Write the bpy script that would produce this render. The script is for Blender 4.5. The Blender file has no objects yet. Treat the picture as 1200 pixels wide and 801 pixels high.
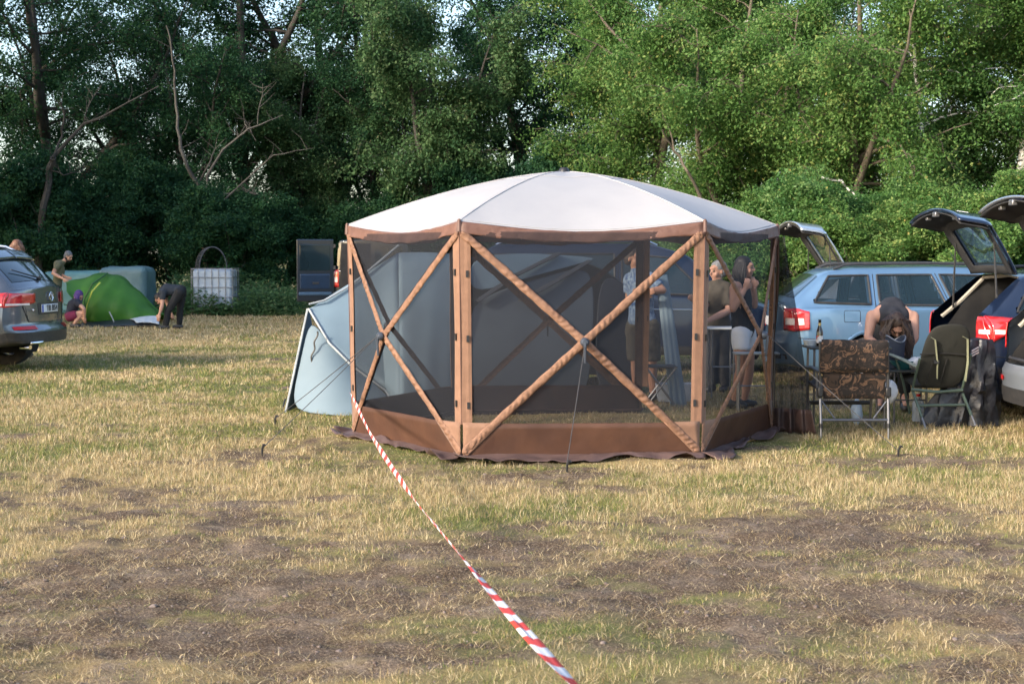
import bpy, bmesh, math, random
import numpy as np
from mathutils import Vector, Matrix, Euler
R = math.radians
scene = bpy.context.scene
col = scene.collection

# ------------------------------------------------------------------ camera
FPX, HOR, CAMH = 1733.0, 298.0, 1.605
PITCH = math.atan((400.5 - HOR) / FPX)
cam_d = bpy.data.cameras.new('camera'); cam = bpy.data.objects.new('camera', cam_d); col.objects.link(cam)
cam.location = (0, 0, CAMH); cam.rotation_euler = (R(90) - PITCH, 0, 0)
cam_d.sensor_width = 36; cam_d.lens = FPX / 1200 * 36
cam_d.clip_start = .1; cam_d.clip_end = 3000
cam_d.dof.use_dof = True; cam_d.dof.focus_distance = 12.3; cam_d.dof.aperture_fstop = 6.3
scene.camera = cam

# ------------------------------------------------------------------ world and sun
SUN_AZ = math.atan2(-.80, -.60)          # the sun stands left of and behind the camera
SUN_EL = R(24)
w = bpy.data.worlds.new('World'); scene.world = w; w.use_nodes = True
nt = w.node_tree
bg = nt.nodes['Background']; sky = nt.nodes.new('ShaderNodeTexSky'); sky.sky_type = 'NISHITA'
sky.sun_disc = False; sky.sun_elevation = SUN_EL; sky.sun_rotation = SUN_AZ % (2 * math.pi)
sky.air_density = 1.0; sky.dust_density = 2.2; sky.ozone_density = 1.0; sky.altitude = 60
nt.links.new(sky.outputs[0], bg.inputs[0]); bg.inputs[1].default_value = .15
sun_d = bpy.data.lights.new('sun', 'SUN'); sun = bpy.data.objects.new('sun', sun_d); col.objects.link(sun)
sun_d.energy = 2.0; sun_d.angle = R(5); sun_d.color = (1.0, .89, .75)
sd = Vector((math.sin(SUN_AZ) * math.cos(SUN_EL), math.cos(SUN_AZ) * math.cos(SUN_EL), math.sin(SUN_EL)))
sun.rotation_euler = sd.to_track_quat('Z', 'Y').to_euler(); sun.location = sd * 60
vs = scene.view_settings
vs.view_transform = 'Standard'; vs.look = 'None'; vs.gamma = 1; vs.exposure = 1.6; vs.use_curve_mapping = False
scene.render.engine = 'CYCLES'
scene.cycles.max_bounces = 8; scene.cycles.transparent_max_bounces = 16; scene.cycles.diffuse_bounces = 3

# ------------------------------------------------------------------ picture <-> place helpers
CP, SP = math.cos(PITCH), math.sin(PITCH)
def ray(px, py):
    a, b = (px - 600) / FPX, (400.5 - py) / FPX
    return Vector((a, CP + b * SP, -SP + b * CP))
def P(px, py, Y):
    d = ray(px, py); return Vector((0, 0, CAMH)) + d * (Y / d.y)
def G(px, py):
    d = ray(px, py); return Vector((0, 0, CAMH)) + d * (-CAMH / d.z)

# ------------------------------------------------------------------ object helpers
def tag(o, label=None, cat=None, group=None, kind=None):
    if label: o['label'] = label
    if cat: o['category'] = cat
    if group: o['group'] = group
    if kind: o['kind'] = kind
    return o
def thing(name, label, cat, loc=(0, 0, 0), rz=0, group=None):
    o = bpy.data.objects.new(name, None); col.objects.link(o)
    o.empty_display_size = .2
    o.location = loc; o.rotation_euler = (0, 0, rz); return tag(o, label, cat, group)
def link(name, me, mat, parent=None, origin=None):
    o = bpy.data.objects.new(name, me); col.objects.link(o)
    if mat is not None:
        for m in (mat if isinstance(mat, (list, tuple)) else [mat]): me.materials.append(m)
    if parent: o.parent = parent
    if origin is not None: o.location = origin
    return o
def copy_tree(o, parent=None):
    kids = list(o.children)
    c = o.copy(); col.objects.link(c); c.parent = parent
    for k in kids: copy_tree(k, c)
    return c

class MB:
    def __init__(s, off=(0, 0, 0)):
        s.v = []; s.f = []; s.off = Vector(off)
    def add(s, vs_, fs):
        n = len(s.v); s.v += [Vector(p) - s.off for p in vs_]; s.f += [tuple(i + n for i in f) for f in fs]; return s
    def box(s, c, size, rot=None):
        h = Vector(size) / 2; m = rot.to_matrix() if rot is not None else Matrix.Identity(3)
        vs_ = [Vector(c) + m @ Vector((x * h.x, y * h.y, z * h.z)) for x in (-1, 1) for y in (-1, 1) for z in (-1, 1)]
        return s.add(vs_, [(0, 1, 3, 2), (4, 6, 7, 5), (0, 4, 5, 1), (2, 3, 7, 6), (0, 2, 6, 4), (1, 5, 7, 3)])
    def tube(s, pts, r, n=8, cap=True, flat=None, closed=False):
        pts = [Vector(p) for p in pts]; m = len(pts)
        rs = r if isinstance(r, (list, tuple)) else [r] * m
        vs_ = []; up = None
        for i, p in enumerate(pts):
            if closed: t = pts[(i + 1) % m] - pts[i - 1]
            else: t = pts[min(i + 1, m - 1)] - pts[max(i - 1, 0)]
            if t.length < 1e-9: t = Vector((0, 0, 1))
            t.normalize()
            if up is None:
                up = Vector((0, 0, 1)) if abs(t.z) < .9 else Vector((0, 1, 0))
            a = t.cross(up)
            if a.length < 1e-6: a = t.cross(Vector((1, 0, 0)))
            a.normalize(); b = a.cross(t).normalized(); up = b
            for k in range(n):
                q = 2 * math.pi * k / n
                vs_.append(p + a * (math.cos(q) * rs[i]) + b * (math.sin(q) * rs[i] * (flat or 1)))
        fs = []
        for i in range(m if closed else m - 1):
            j = (i + 1) % m
            for k in range(n):
                l = (k + 1) % n
                fs.append((i * n + k, i * n + l, j * n + l, j * n + k))
        if cap and not closed:
            fs.append(tuple(range(n - 1, -1, -1))); fs.append(tuple((m - 1) * n + k for k in range(n)))
        return s.add(vs_, fs)
    def ball(s, c, r, n=12, m=8, rot=None):
        r = Vector(r) if not isinstance(r, (int, float)) else Vector((r, r, r))
        mt = rot.to_matrix() if rot is not None else Matrix.Identity(3)
        vs_ = []; c = Vector(c)
        for i in range(1, m):
            a = math.pi * i / m
            for k in range(n):
                q = 2 * math.pi * k / n
                vs_.append(c + mt @ Vector((r.x * math.sin(a) * math.cos(q), r.y * math.sin(a) * math.sin(q), r.z * math.cos(a))))
        vs_ += [c + mt @ Vector((0, 0, r.z)), c + mt @ Vector((0, 0, -r.z))]
        T = (m - 1) * n; fs = []
        for i in range(m - 2):
            for k in range(n):
                l = (k + 1) % n; fs.append((i * n + k, (i + 1) * n + k, (i + 1) * n + l, i * n + l))
        for k in range(n):
            l = (k + 1) % n; fs.append((T, k, l)); fs.append((T + 1, (m - 2) * n + l, (m - 2) * n + k))
        return s.add(vs_, fs)
    def cap2(s, a, b, ra, rb, n=12):      # tapered capsule
        a = Vector(a); b = Vector(b); s.tube([a, b], [ra, rb], n); s.ball(a, ra * .995, n, 8); s.ball(b, rb * .995, n, 8); return s
    def chain(s, pts, rs, n=12):
        for i in range(len(pts) - 1): s.cap2(pts[i], pts[i + 1], rs[i], rs[i + 1], n)
        return s
    def grid(s, rows, closed=False):
        m = len(rows); n = len(rows[0]); vs_ = [p for r_ in rows for p in r_]; fs = []
        for i in range(m - 1):
            for k in range(n if closed else n - 1):
                l = (k + 1) % n; fs.append((i * n + k, i * n + l, (i + 1) * n + l, (i + 1) * n + k))
        return s.add(vs_, fs)
    def prism(s, poly, d):                 # polygon of 3-D points pushed along d
        n = len(poly); d = Vector(d); vs_ = [Vector(p) for p in poly] + [Vector(p) + d for p in poly]
        fs = [tuple(range(n - 1, -1, -1)), tuple(range(n, 2 * n))] + [(i, (i + 1) % n, n + (i + 1) % n, n + i) for i in range(n)]
        return s.add(vs_, fs)
    def lathe(s, prof, c, n=20):           # prof: (r, z)
        c = Vector(c); rows = [[c + Vector((r * math.cos(2 * math.pi * k / n), r * math.sin(2 * math.pi * k / n), z)) for k in range(n)] for r, z in prof]
        return s.grid(rows, closed=True)
    def xform(s, M):
        s.v = [M @ p for p in s.v]; return s
    def build(s, name, mat, parent=None, smooth=True, bevel=0, solid=0, sub=0, remesh=0, disp=0, dscale=.2, origin=None, fixn=True):
        me = bpy.data.meshes.new(name); me.from_pydata([tuple(p) for p in s.v], [], s.f); me.validate()
        if fixn:
            bm = bmesh.new(); bm.from_mesh(me); bmesh.ops.recalc_face_normals(bm, faces=bm.faces); bm.to_mesh(me); bm.free()
        if smooth:
            me.polygons.foreach_set('use_smooth', [True] * len(me.polygons))
        o = link(name, me, mat, parent, origin)
        if remesh:
            m = o.modifiers.new('remesh', 'REMESH'); m.mode = 'VOXEL'; m.voxel_size = remesh; m.use_smooth_shade = True
            m = o.modifiers.new('smooth', 'SMOOTH'); m.factor = .5; m.iterations = 3
        if solid:
            m = o.modifiers.new('solid', 'SOLIDIFY'); m.thickness = solid; m.offset = 0
        if bevel:
            m = o.modifiers.new('bevel', 'BEVEL'); m.width = bevel; m.segments = 2; m.limit_method = 'ANGLE'; m.angle_limit = R(40)
        if sub:
            m = o.modifiers.new('sub', 'SUBSURF'); m.levels = sub; m.render_levels = sub
        if disp:
            t = bpy.data.textures.new(name + '_folds', 'CLOUDS'); t.noise_scale = dscale
            m = o.modifiers.new('folds', 'DISPLACE'); m.texture = t; m.strength = disp; m.mid_level = .5
        if smooth and not (remesh or sub):
            try:
                for p in me.polygons: pass
                me.set_sharp_from_angle(angle=R(42))
            except Exception: pass
        return o
def top(mb, name, mat, label, cat, group=None, kind=None, **k):
    """one-mesh thing: origin put at its base"""
    xs = [p.x for p in mb.v]; ys = [p.y for p in mb.v]; zs = [p.z for p in mb.v]
    og = Vector(((min(xs) + max(xs)) / 2, (min(ys) + max(ys)) / 2, min(zs)))
    mb.v = [p - og for p in mb.v]
    o = mb.build(name, mat, None, origin=og, **k); return tag(o, label, cat, group, kind)

# ------------------------------------------------------------------ materials
def mat(name, c1, rough=.6, c2=None, scale=8, metal=0, bump=0, bscale=60, detail=6, spec=.5, trans=0, coat=0, alpha=1, sheen=0, lo=.35, hi=.65, stretch=None):
    m = bpy.data.materials.new(name); m.use_nodes = True; n = m.node_tree; b = n.nodes['Principled BSDF']
    b.inputs['Base Color'].default_value = (*c1, 1); b.inputs['Roughness'].default_value = rough
    b.inputs['Metallic'].default_value = metal; b.inputs['Specular IOR Level'].default_value = spec
    if coat: b.inputs['Coat Weight'].default_value = coat; b.inputs['Coat Roughness'].default_value = .04
    if sheen: b.inputs['Sheen Weight'].default_value = sheen
    tc = n.nodes.new('ShaderNodeTexCoord')
    src = tc.outputs['Object']
    if stretch:
        mp = n.nodes.new('ShaderNodeMapping'); mp.inputs['Scale'].default_value = stretch; n.links.new(src, mp.inputs[0]); src = mp.outputs[0]
    if c2 is None: c2 = tuple(x * .82 for x in c1)
    no = n.nodes.new('ShaderNodeTexNoise'); no.inputs['Scale'].default_value = scale; no.inputs['Detail'].default_value = detail
    n.links.new(src, no.inputs['Vector'])
    cr = n.nodes.new('ShaderNodeValToRGB'); cr.color_ramp.elements[0].position = lo; cr.color_ramp.elements[1].position = hi
    cr.color_ramp.elements[0].color = (*c1, 1); cr.color_ramp.elements[1].color = (*c2, 1)
    n.links.new(no.outputs['Fac'], cr.inputs[0]); n.links.new(cr.outputs[0], b.inputs['Base Color'])
    if bump:
        nb = n.nodes.new('ShaderNodeTexNoise'); nb.inputs['Scale'].default_value = bscale; nb.inputs['Detail'].default_value = 4
        n.links.new(src, nb.inputs['Vector'])
        bp = n.nodes.new('ShaderNodeBump'); bp.inputs['Strength'].default_value = bump; bp.inputs['Distance'].default_value = .01
        n.links.new(nb.outputs['Fac'], bp.inputs['Height']); n.links.new(bp.outputs[0], b.inputs['Normal'])
    out = n.nodes['Material Output']
    cur = b.outputs[0]
    if trans:
        tl = n.nodes.new('ShaderNodeBsdfTranslucent'); n.links.new(cr.outputs[0], tl.inputs[0])
        mx = n.nodes.new('ShaderNodeMixShader'); mx.inputs[0].default_value = trans
        n.links.new(cur, mx.inputs[1]); n.links.new(tl.outputs[0], mx.inputs[2]); cur = mx.outputs[0]
    if alpha < 1:
        tp = n.nodes.new('ShaderNodeBsdfTransparent'); mx = n.nodes.new('ShaderNodeMixShader'); mx.inputs[0].default_value = alpha
        n.links.new(tp.outputs[0], mx.inputs[1]); n.links.new(cur, mx.inputs[2]); cur = mx.outputs[0]
    n.links.new(cur, out.inputs[0])
    return m

def _h(ix, iy, s):
    x = (ix.astype(np.int64) * 374761393 + iy.astype(np.int64) * 668265263 + s * 974634777) & 0x7fffffff
    x = ((x ^ (x >> 13)) * 1274126177) & 0x7fffffff
    x = x ^ (x >> 16)
    return (x & 0xffff) / 65535.0
def vnoise(x, y, s=0):
    ix = np.floor(x); iy = np.floor(y); fx = x - ix; fy = y - iy
    fx = fx * fx * (3 - 2 * fx); fy = fy * fy * (3 - 2 * fy)
    a = _h(ix, iy, s); b = _h(ix + 1, iy, s); c = _h(ix, iy + 1, s); d = _h(ix + 1, iy + 1, s)
    return (a * (1 - fx) + b * fx) * (1 - fy) + (c * (1 - fx) + d * fx) * fy
def fbm(x, y, s=0, o=5):
    t = 0; a = .5; n = 0
    for i in range(o):
        t = t + a * vnoise(x, y, s + i * 17); n += a; x = x * 2.03 + 5.1; y = y * 2.03 + 3.7; a *= .55
    return t / n
def sstep(a, b, x):
    t = np.clip((x - a) / (b - a), 0, 1); return t * t * (3 - 2 * t)
# ------------------------------------------------------------------ the field
def cover(x, y):
    """how much grass stands at (x, y): 0 bare soil .. 1 dense"""
    n = fbm(x * .55, y * 1.15, 3, 5); n2 = fbm(x * 2.3, y * 3.2, 9, 4)
    base = .62 * sstep(7.6, 10.6, y + (fbm(x * .35, y * .2, 21, 3) - .5) * 4.0) + .22 * sstep(11, 14, y)
    near = .18 * sstep(6.6, 5.7, y) + .2 * sstep(1.0, 2.2, x) * sstep(8.0, 6.6, y)
    n3 = fbm(x * 7, y * 9, 15, 3)
    c = base + near + (n - .5) * 2.1 + (n2 - .5) * 2.0 + (n3 - .5) * 1.3 + .25
    # trodden patches round the gazebo
    c = c - .5 * np.exp(-((x - .25) ** 2 / .5 + (y - 10.35) ** 2 / .12)) - .35 * np.exp(-((x - 1.6) ** 2 / 6 + (y - 8.6) ** 2 / .25))
    return np.clip(c, 0, 1)
def greenness(x, y):
    g = fbm(x * .8 + 40, y * .9, 33, 4)
    g = g + .10 * sstep(17, 19, y) * sstep(26, 22, y) - .14 * sstep(26, 30, y) - .03 * sstep(9.5, 7, y)
    g = g + .30 * sstep(40, 46, y)
    return np.clip((g - .40) / .28, 0, 1)
def height(x, y):
    c = cover(x, y)
    d = fbm(x * 7, y * 7, 51, 4) - .5; e = fbm(x * 1.1, y * 1.4, 61, 3) - .5
    fade = sstep(30, 14, y)
    return (d * (.055 * (1 - c) + .015) + e * .05) * fade
def make_ground():
    a = np.linspace(-1, 1, 561); xs = np.sign(a) * (14 * np.abs(a) + 500 * np.abs(a) ** 9)
    b = np.linspace(0, 1, 760); ys = 3.2 + 30 * b ** 1.5 + 900 * b ** 14
    ys = np.concatenate([[-400, -60, -15, -4, 0, 2], ys])
    X, Y = np.meshgrid(xs, ys); Z = height(X, Y)
    n, m = X.shape
    v = np.stack([X, Y, Z], -1).reshape(-1, 3)
    i = np.arange((n - 1) * (m - 1)); r = i // (m - 1); c = i % (m - 1); q = r * m + c
    f = np.stack([q, q + 1, q + m + 1, q + m], -1)
    me = npmesh('ground', v, f)
    at = me.attributes.new('cover', 'FLOAT', 'POINT'); at.data.foreach_set('value', cover(X, Y).ravel().astype(np.float32))
    at = me.attributes.new('green', 'FLOAT', 'POINT'); at.data.foreach_set('value', greenness(X, Y).ravel().astype(np.float32))
    me.polygons.foreach_set('use_smooth', np.ones(len(f), bool))
    m_ = bpy.data.materials.new('field_soil'); m_.use_nodes = True; t = m_.node_tree; L = t.links; N = t.nodes.new
    bs = t.nodes['Principled BSDF']; bs.inputs['Roughness'].default_value = .95; bs.inputs['Specular IOR Level'].default_value = .15
    tc = N('ShaderNodeTexCoord')
    def noise(s, d=8, r=.6):
        q = N('ShaderNodeTexNoise'); q.inputs['Scale'].default_value = s; q.inputs['Detail'].default_value = d; q.inputs['Roughness'].default_value = r
        L.new(tc.outputs['Object'], q.inputs['Vector']); return q.outputs['Fac']
    def ramp(src, stops):
        q = N('ShaderNodeValToRGB'); e = q.color_ramp.elements
        while len(e) < len(stops): e.new(.5)
        for k, (p, c_) in enumerate(stops): e[k].position = p; e[k].color = (*c_, 1)
        L.new(src, q.inputs[0]); return q.outputs[0]
    def mix(f, a_, b_):
        q = N('ShaderNodeMix'); q.data_type = 'RGBA'; L.new(f, q.inputs[0]); L.new(a_, q.inputs[6]); L.new(b_, q.inputs[7]); return q.outputs[2]
    soil = ramp(noise(2.4, 8, .68), [(.33, (.030, .020, .014)), (.46, (.088, .060, .043)), (.58, (.20, .152, .115)), (.70, (.35, .28, .215))])
    fine = ramp(noise(85, 8, .8), [(.39, (.022, .014, .009)), (.51, (.115, .078, .05)), (.62, (.45, .35, .235))])
    soil2 = mix(ramp(noise(9, 5), [(.4, (.4,) * 3), (.62, (.85,) * 3)]), soil, fine)
    straw = ramp(noise(120, 6, .8), [(.3, (.16, .11, .05)), (.55, (.37, .28, .13)), (.72, (.55, .43, .22))])
    grn = ramp(noise(90, 6, .8), [(.3, (.05, .055, .02)), (.55, (.15, .16, .055)), (.72, (.30, .28, .11))])
    ag = N('ShaderNodeAttribute'); ag.attribute_name = 'green'; ac = N('ShaderNodeAttribute'); ac.attribute_name = 'cover'
    th = mix(ag.outputs['Fac'], straw, grn)
    cf = N('ShaderNodeMath'); cf.operation = 'MULTIPLY_ADD'; cf.inputs[1].default_value = 1.25; cf.inputs[2].default_value = -.12; cf.use_clamp = True
    jit = N('ShaderNodeMath'); jit.operation = 'MULTIPLY_ADD'; jit.inputs[1].default_value = .7; L.new(noise(22, 8, .7), jit.inputs[0])
    ad = N('ShaderNodeMath'); ad.operation = 'ADD'; ad.inputs[1].default_value = -.35; L.new(ac.outputs['Fac'], ad.inputs[0]); L.new(ad.outputs[0], jit.inputs[2])
    L.new(jit.outputs[0], cf.inputs[0])
    L.new(mix(cf.outputs[0], soil2, th), bs.inputs['Base Color'])
    bp = N('ShaderNodeBump'); bp.inputs['Strength'].default_value = .9; bp.inputs['Distance'].default_value = .02
    L.new(noise(48, 8, .7), bp.inputs['Height']); L.new(bp.outputs[0], bs.inputs['Normal'])
    g = link('ground', me, m_); tag(g, kind='structure')
def npmesh(name, v, f):
    me = bpy.data.meshes.new(name); k = f.shape[1]
    me.vertices.add(len(v)); me.vertices.foreach_set('co', v.astype(np.float32).ravel())
    me.loops.add(f.size); me.loops.foreach_set('vertex_index', f.astype(np.int32).ravel())
    me.polygons.add(len(f)); me.polygons.foreach_set('loop_start', np.arange(0, f.size, k, dtype=np.int32))
    try: me.polygons.foreach_set('loop_total', np.full(len(f), k, np.int32))
    except Exception: pass
    me.update(calc_edges=True); return me
make_ground()

def attr_leaf_mat(name, stops, trans=.35, rough=.6, spec=.3, attr='tone'):
    m_ = bpy.data.materials.new(name); m_.use_nodes = True; t = m_.node_tree; L = t.links; N = t.nodes.new
    bs = t.nodes['Principled BSDF']; bs.inputs['Roughness'].default_value = rough; bs.inputs['Specular IOR Level'].default_value = spec
    a = N('ShaderNodeAttribute'); a.attribute_name = attr
    q = N('ShaderNodeValToRGB'); e = q.color_ramp.elements
    while len(e) < len(stops): e.new(.5)
    for k, (p, c_) in enumerate(stops): e[k].position = p; e[k].color = (*c_, 1)
    L.new(a.outputs['Fac'], q.inputs[0]); L.new(q.outputs[0], bs.inputs['Base Color'])
    tl = N('ShaderNodeBsdfTranslucent'); L.new(q.outputs[0], tl.inputs[0]); mx = N('ShaderNodeMixShader'); mx.inputs[0].default_value = trans
    L.new(bs.outputs[0], mx.inputs[1]); L.new(tl.outputs[0], mx.inputs[2]); L.new(mx.outputs[0], t.nodes['Material Output'].inputs[0])
    return m_

def make_grass():
    rg = np.random.default_rng(7)
    V = []; F = []; T = []; off = 0
    def blades(x, y, h, wd, lean, tone, ldir=None):
        nonlocal off
        n = len(x); z = height(x, y) - .004
        a = rg.uniform(0, 2 * np.pi, n) if ldir is None else ldir
        b = rg.uniform(0, 2 * np.pi, n)
        dx, dy = np.cos(a), np.sin(a); wx, wy = np.cos(b) * wd / 2, np.sin(b) * wd / 2
        l1 = lean * .35 * h; l2 = lean * h; hz2 = h * np.sqrt(np.clip(1 - lean ** 2 * .8, .05, 1))
        p = np.stack([np.stack([x - wx, y - wy, z], -1), np.stack([x + wx, y + wy, z], -1),
                      np.stack([x + wx * .8 + dx * l1, y + wy * .8 + dy * l1, z + hz2 * .55], -1),
                      np.stack([x - wx * .8 + dx * l1, y - wy * .8 + dy * l1, z + hz2 * .55], -1),
                      np.stack([x + wx * .15 + dx * l2, y + wy * .15 + dy * l2, z + hz2], -1),
                      np.stack([x - wx * .15 + dx * l2, y - wy * .15 + dy * l2, z + hz2], -1)], 1).reshape(-1, 3)
        q = np.arange(n) * 6 + off
        f = np.concatenate([np.stack([q, q + 1, q + 2, q + 3], -1), np.stack([q + 3, q + 2, q + 4, q + 5], -1)])
        V.append(p); F.append(f); T.append(np.repeat(tone, 6)); off += 6 * n
    zones = [(4.4, 7.5, 420, 13, .0026, 1.0), (7.5, 11, 400, 13, .0032, 1.0), (11, 17, 260, 11, .0048, 1.0), (17, 27, 110, 10, .008, 1.05), (27, 46, 30, 9, .017, 1.2), (46, 60, 10, 8, .03, 1.6)]
    for y0, y1, dens, per, wd, hs in zones:
        xm = .36 * y1 + 2.0; n = int(2 * xm * (y1 - y0) * dens)
        x = rg.uniform(-xm, xm, n); y = rg.uniform(y0, y1, n)
        k = np.abs(x) < .36 * y + 2.0; x, y = x[k], y[k]
        c = cover(x, y); k = rg.random(len(x)) < np.clip(c * 1.15 + .03, 0, 1) ** 1.35; x, y, c = x[k], y[k], c[k]
        # the gazebo floor keeps short grass
        g = greenness(x, y); n = len(x)
        tuft_g = rg.random(n) < (.24 + .60 * g)
        th = rg.uniform(.5, 1.15, n) * (.40 + .6 * c) * hs * (.72 + .28 * sstep(6.5, 10, y))
        x = np.repeat(x, per); y = np.repeat(y, per); m = len(x)
        rr = np.repeat(rg.uniform(.01, .05, n), per) * (1 + (y0 > 17) * 1.2)
        x = x + rg.normal(0, 1, m) * rr; y = y + rg.normal(0, 1, m) * rr
        gt = np.repeat(tuft_g, per); hh = np.repeat(th, per) * np.where(gt, rg.uniform(.02, .062, m), rg.uniform(.022, .084, m))
        tone = np.where(gt, rg.uniform(.0, .42, m), rg.uniform(.48, 1.0, m))
        sw = rg.random(m) < .18; tone = np.where(sw, rg.uniform(.45, .8, m), tone)
        lean = np.clip(rg.beta(1.8, 1.7, m) * 1.0, .02, .97)
        d0 = np.hypot(x - .462, y - 13.18); hh = np.where(d0 < 2.12, np.where(d0 > 1.72, .012, hh * .55), hh)
        blades(x, y, hh, wd * rg.uniform(.6, 1.25, m), lean, tone)
    # dry litter lying on the bare soil
    for y0, y1, dens, wd in ((4.4, 8, 3600, .0028), (8, 12, 1500, .0038), (12, 18, 240, .006)):
        xm = .36 * y1 + 2; n = int(2 * xm * (y1 - y0) * dens); x = rg.uniform(-xm, xm, n); y = rg.uniform(y0, y1, n)
        k = (np.abs(x) < .36 * y + 2) & (rg.random(n) < .14 + .84 * sstep(.40, .58, fbm(x * 3, y * 3.5, 77, 4))); x, y = x[k], y[k]; n = len(x)
        blades(x, y, rg.uniform(.012, .065, n), wd * rg.uniform(.4, 1.2, n), rg.uniform(.88, 1.1, n), np.where(rg.random(n) < .5, rg.uniform(.62, 1, n), rg.uniform(.43, .55, n)))
    v = np.concatenate(V); f = np.concatenate(F); t = np.concatenate(T)
    me = npmesh('grass', v, f); at = me.attributes.new('tone', 'FLOAT', 'POINT'); at.data.foreach_set('value', t.astype(np.float32))
    m_ = attr_leaf_mat('grass_blades', [(0, (.085, .125, .03)), (.22, (.165, .195, .05)), (.42, (.30, .28, .095)), (.46, (.15, .095, .05)), (.60, (.36, .27, .13)), (.78, (.50, .40, .235)), (1, (.62, .52, .34))], trans=.25, rough=.7, spec=.25)
    o = link('grass', me, m_); tag(o, 'dry straw coloured and green grass growing across the whole field', 'grass', kind='stuff')
    print('grass faces', len(f))
make_grass()

# small clods of dark soil
def clods():
    rg = np.random.default_rng(5); mb = MB(); n = 0
    while n < 4500:
        y = rg.uniform(4.6, 11.5); x = rg.uniform(-.36 * y - 1, .36 * y + 1)
        c = float(cover(np.array([x]), np.array([y]))[0])
        if rg.random() < c + .12: continue
        r = rg.uniform(.002, .007) * (1 + (rg.random() < .04) * 1.2); z = float(height(np.array([x]), np.array([y]))[0])
        mb.ball((x, y, z + r * .1), (r * rg.uniform(.8, 1.6), r, r * rg.uniform(.5, .8)), 6, 4, Euler((rg.uniform(-.4, .4), rg.uniform(-.4, .4), rg.uniform(0, 3)))); n += 1
    o = mb.build('soil_clods', mat('clod', (.085, .058, .048), .95, (.2, .16, .14), 30), smooth=True, fixn=False); tag(o, 'loose crumbs of dark soil scattered over the bare patches', 'soil', kind='stuff')
clods()

# ------------------------------------------------------------------ trees
BARK = mat('bark', (.035, .03, .024), .9, (.07, .06, .05), 5, bump=.8, bscale=25)
BARK_PALE = mat('pale_bark', (.13, .105, .075), .9, (.08, .065, .048), 6, bump=.6, bscale=25)
BARK_DEAD = mat('dead_bark', (.10, .09, .075), .9, (.065, .056, .046), 6, bump=.6, bscale=25)
BIRCH = mat('birch_bark', (.62, .60, .56), .8, (.05, .045, .04), 4, stretch=(1, 1, 3), lo=.52, hi=.58)
LEAF = {
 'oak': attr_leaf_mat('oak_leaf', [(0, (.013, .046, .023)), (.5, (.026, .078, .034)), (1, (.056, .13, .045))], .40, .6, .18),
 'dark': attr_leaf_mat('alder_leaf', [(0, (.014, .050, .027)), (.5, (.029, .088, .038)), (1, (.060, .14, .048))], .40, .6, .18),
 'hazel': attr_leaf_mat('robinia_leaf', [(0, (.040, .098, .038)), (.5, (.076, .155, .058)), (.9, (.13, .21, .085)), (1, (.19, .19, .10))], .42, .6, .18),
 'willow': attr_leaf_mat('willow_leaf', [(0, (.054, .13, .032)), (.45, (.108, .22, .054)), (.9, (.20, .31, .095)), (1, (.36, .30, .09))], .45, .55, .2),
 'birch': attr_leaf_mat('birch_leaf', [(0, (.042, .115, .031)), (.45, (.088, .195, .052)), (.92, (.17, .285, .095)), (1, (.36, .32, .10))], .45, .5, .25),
}
def curve(p0, d, L, n, rg, up=.15, wob=.25):
    pts = [np.array(p0, float)]; d = np.array(d, float); d /= np.linalg.norm(d)
    for i in range(n):
        d = d + rg.normal(0, wob, 3) / math.sqrt(n) + np.array([0, 0, up / n]); d /= np.linalg.norm(d)
        pts.append(pts[-1] + d * L / n)
    return pts
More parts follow.
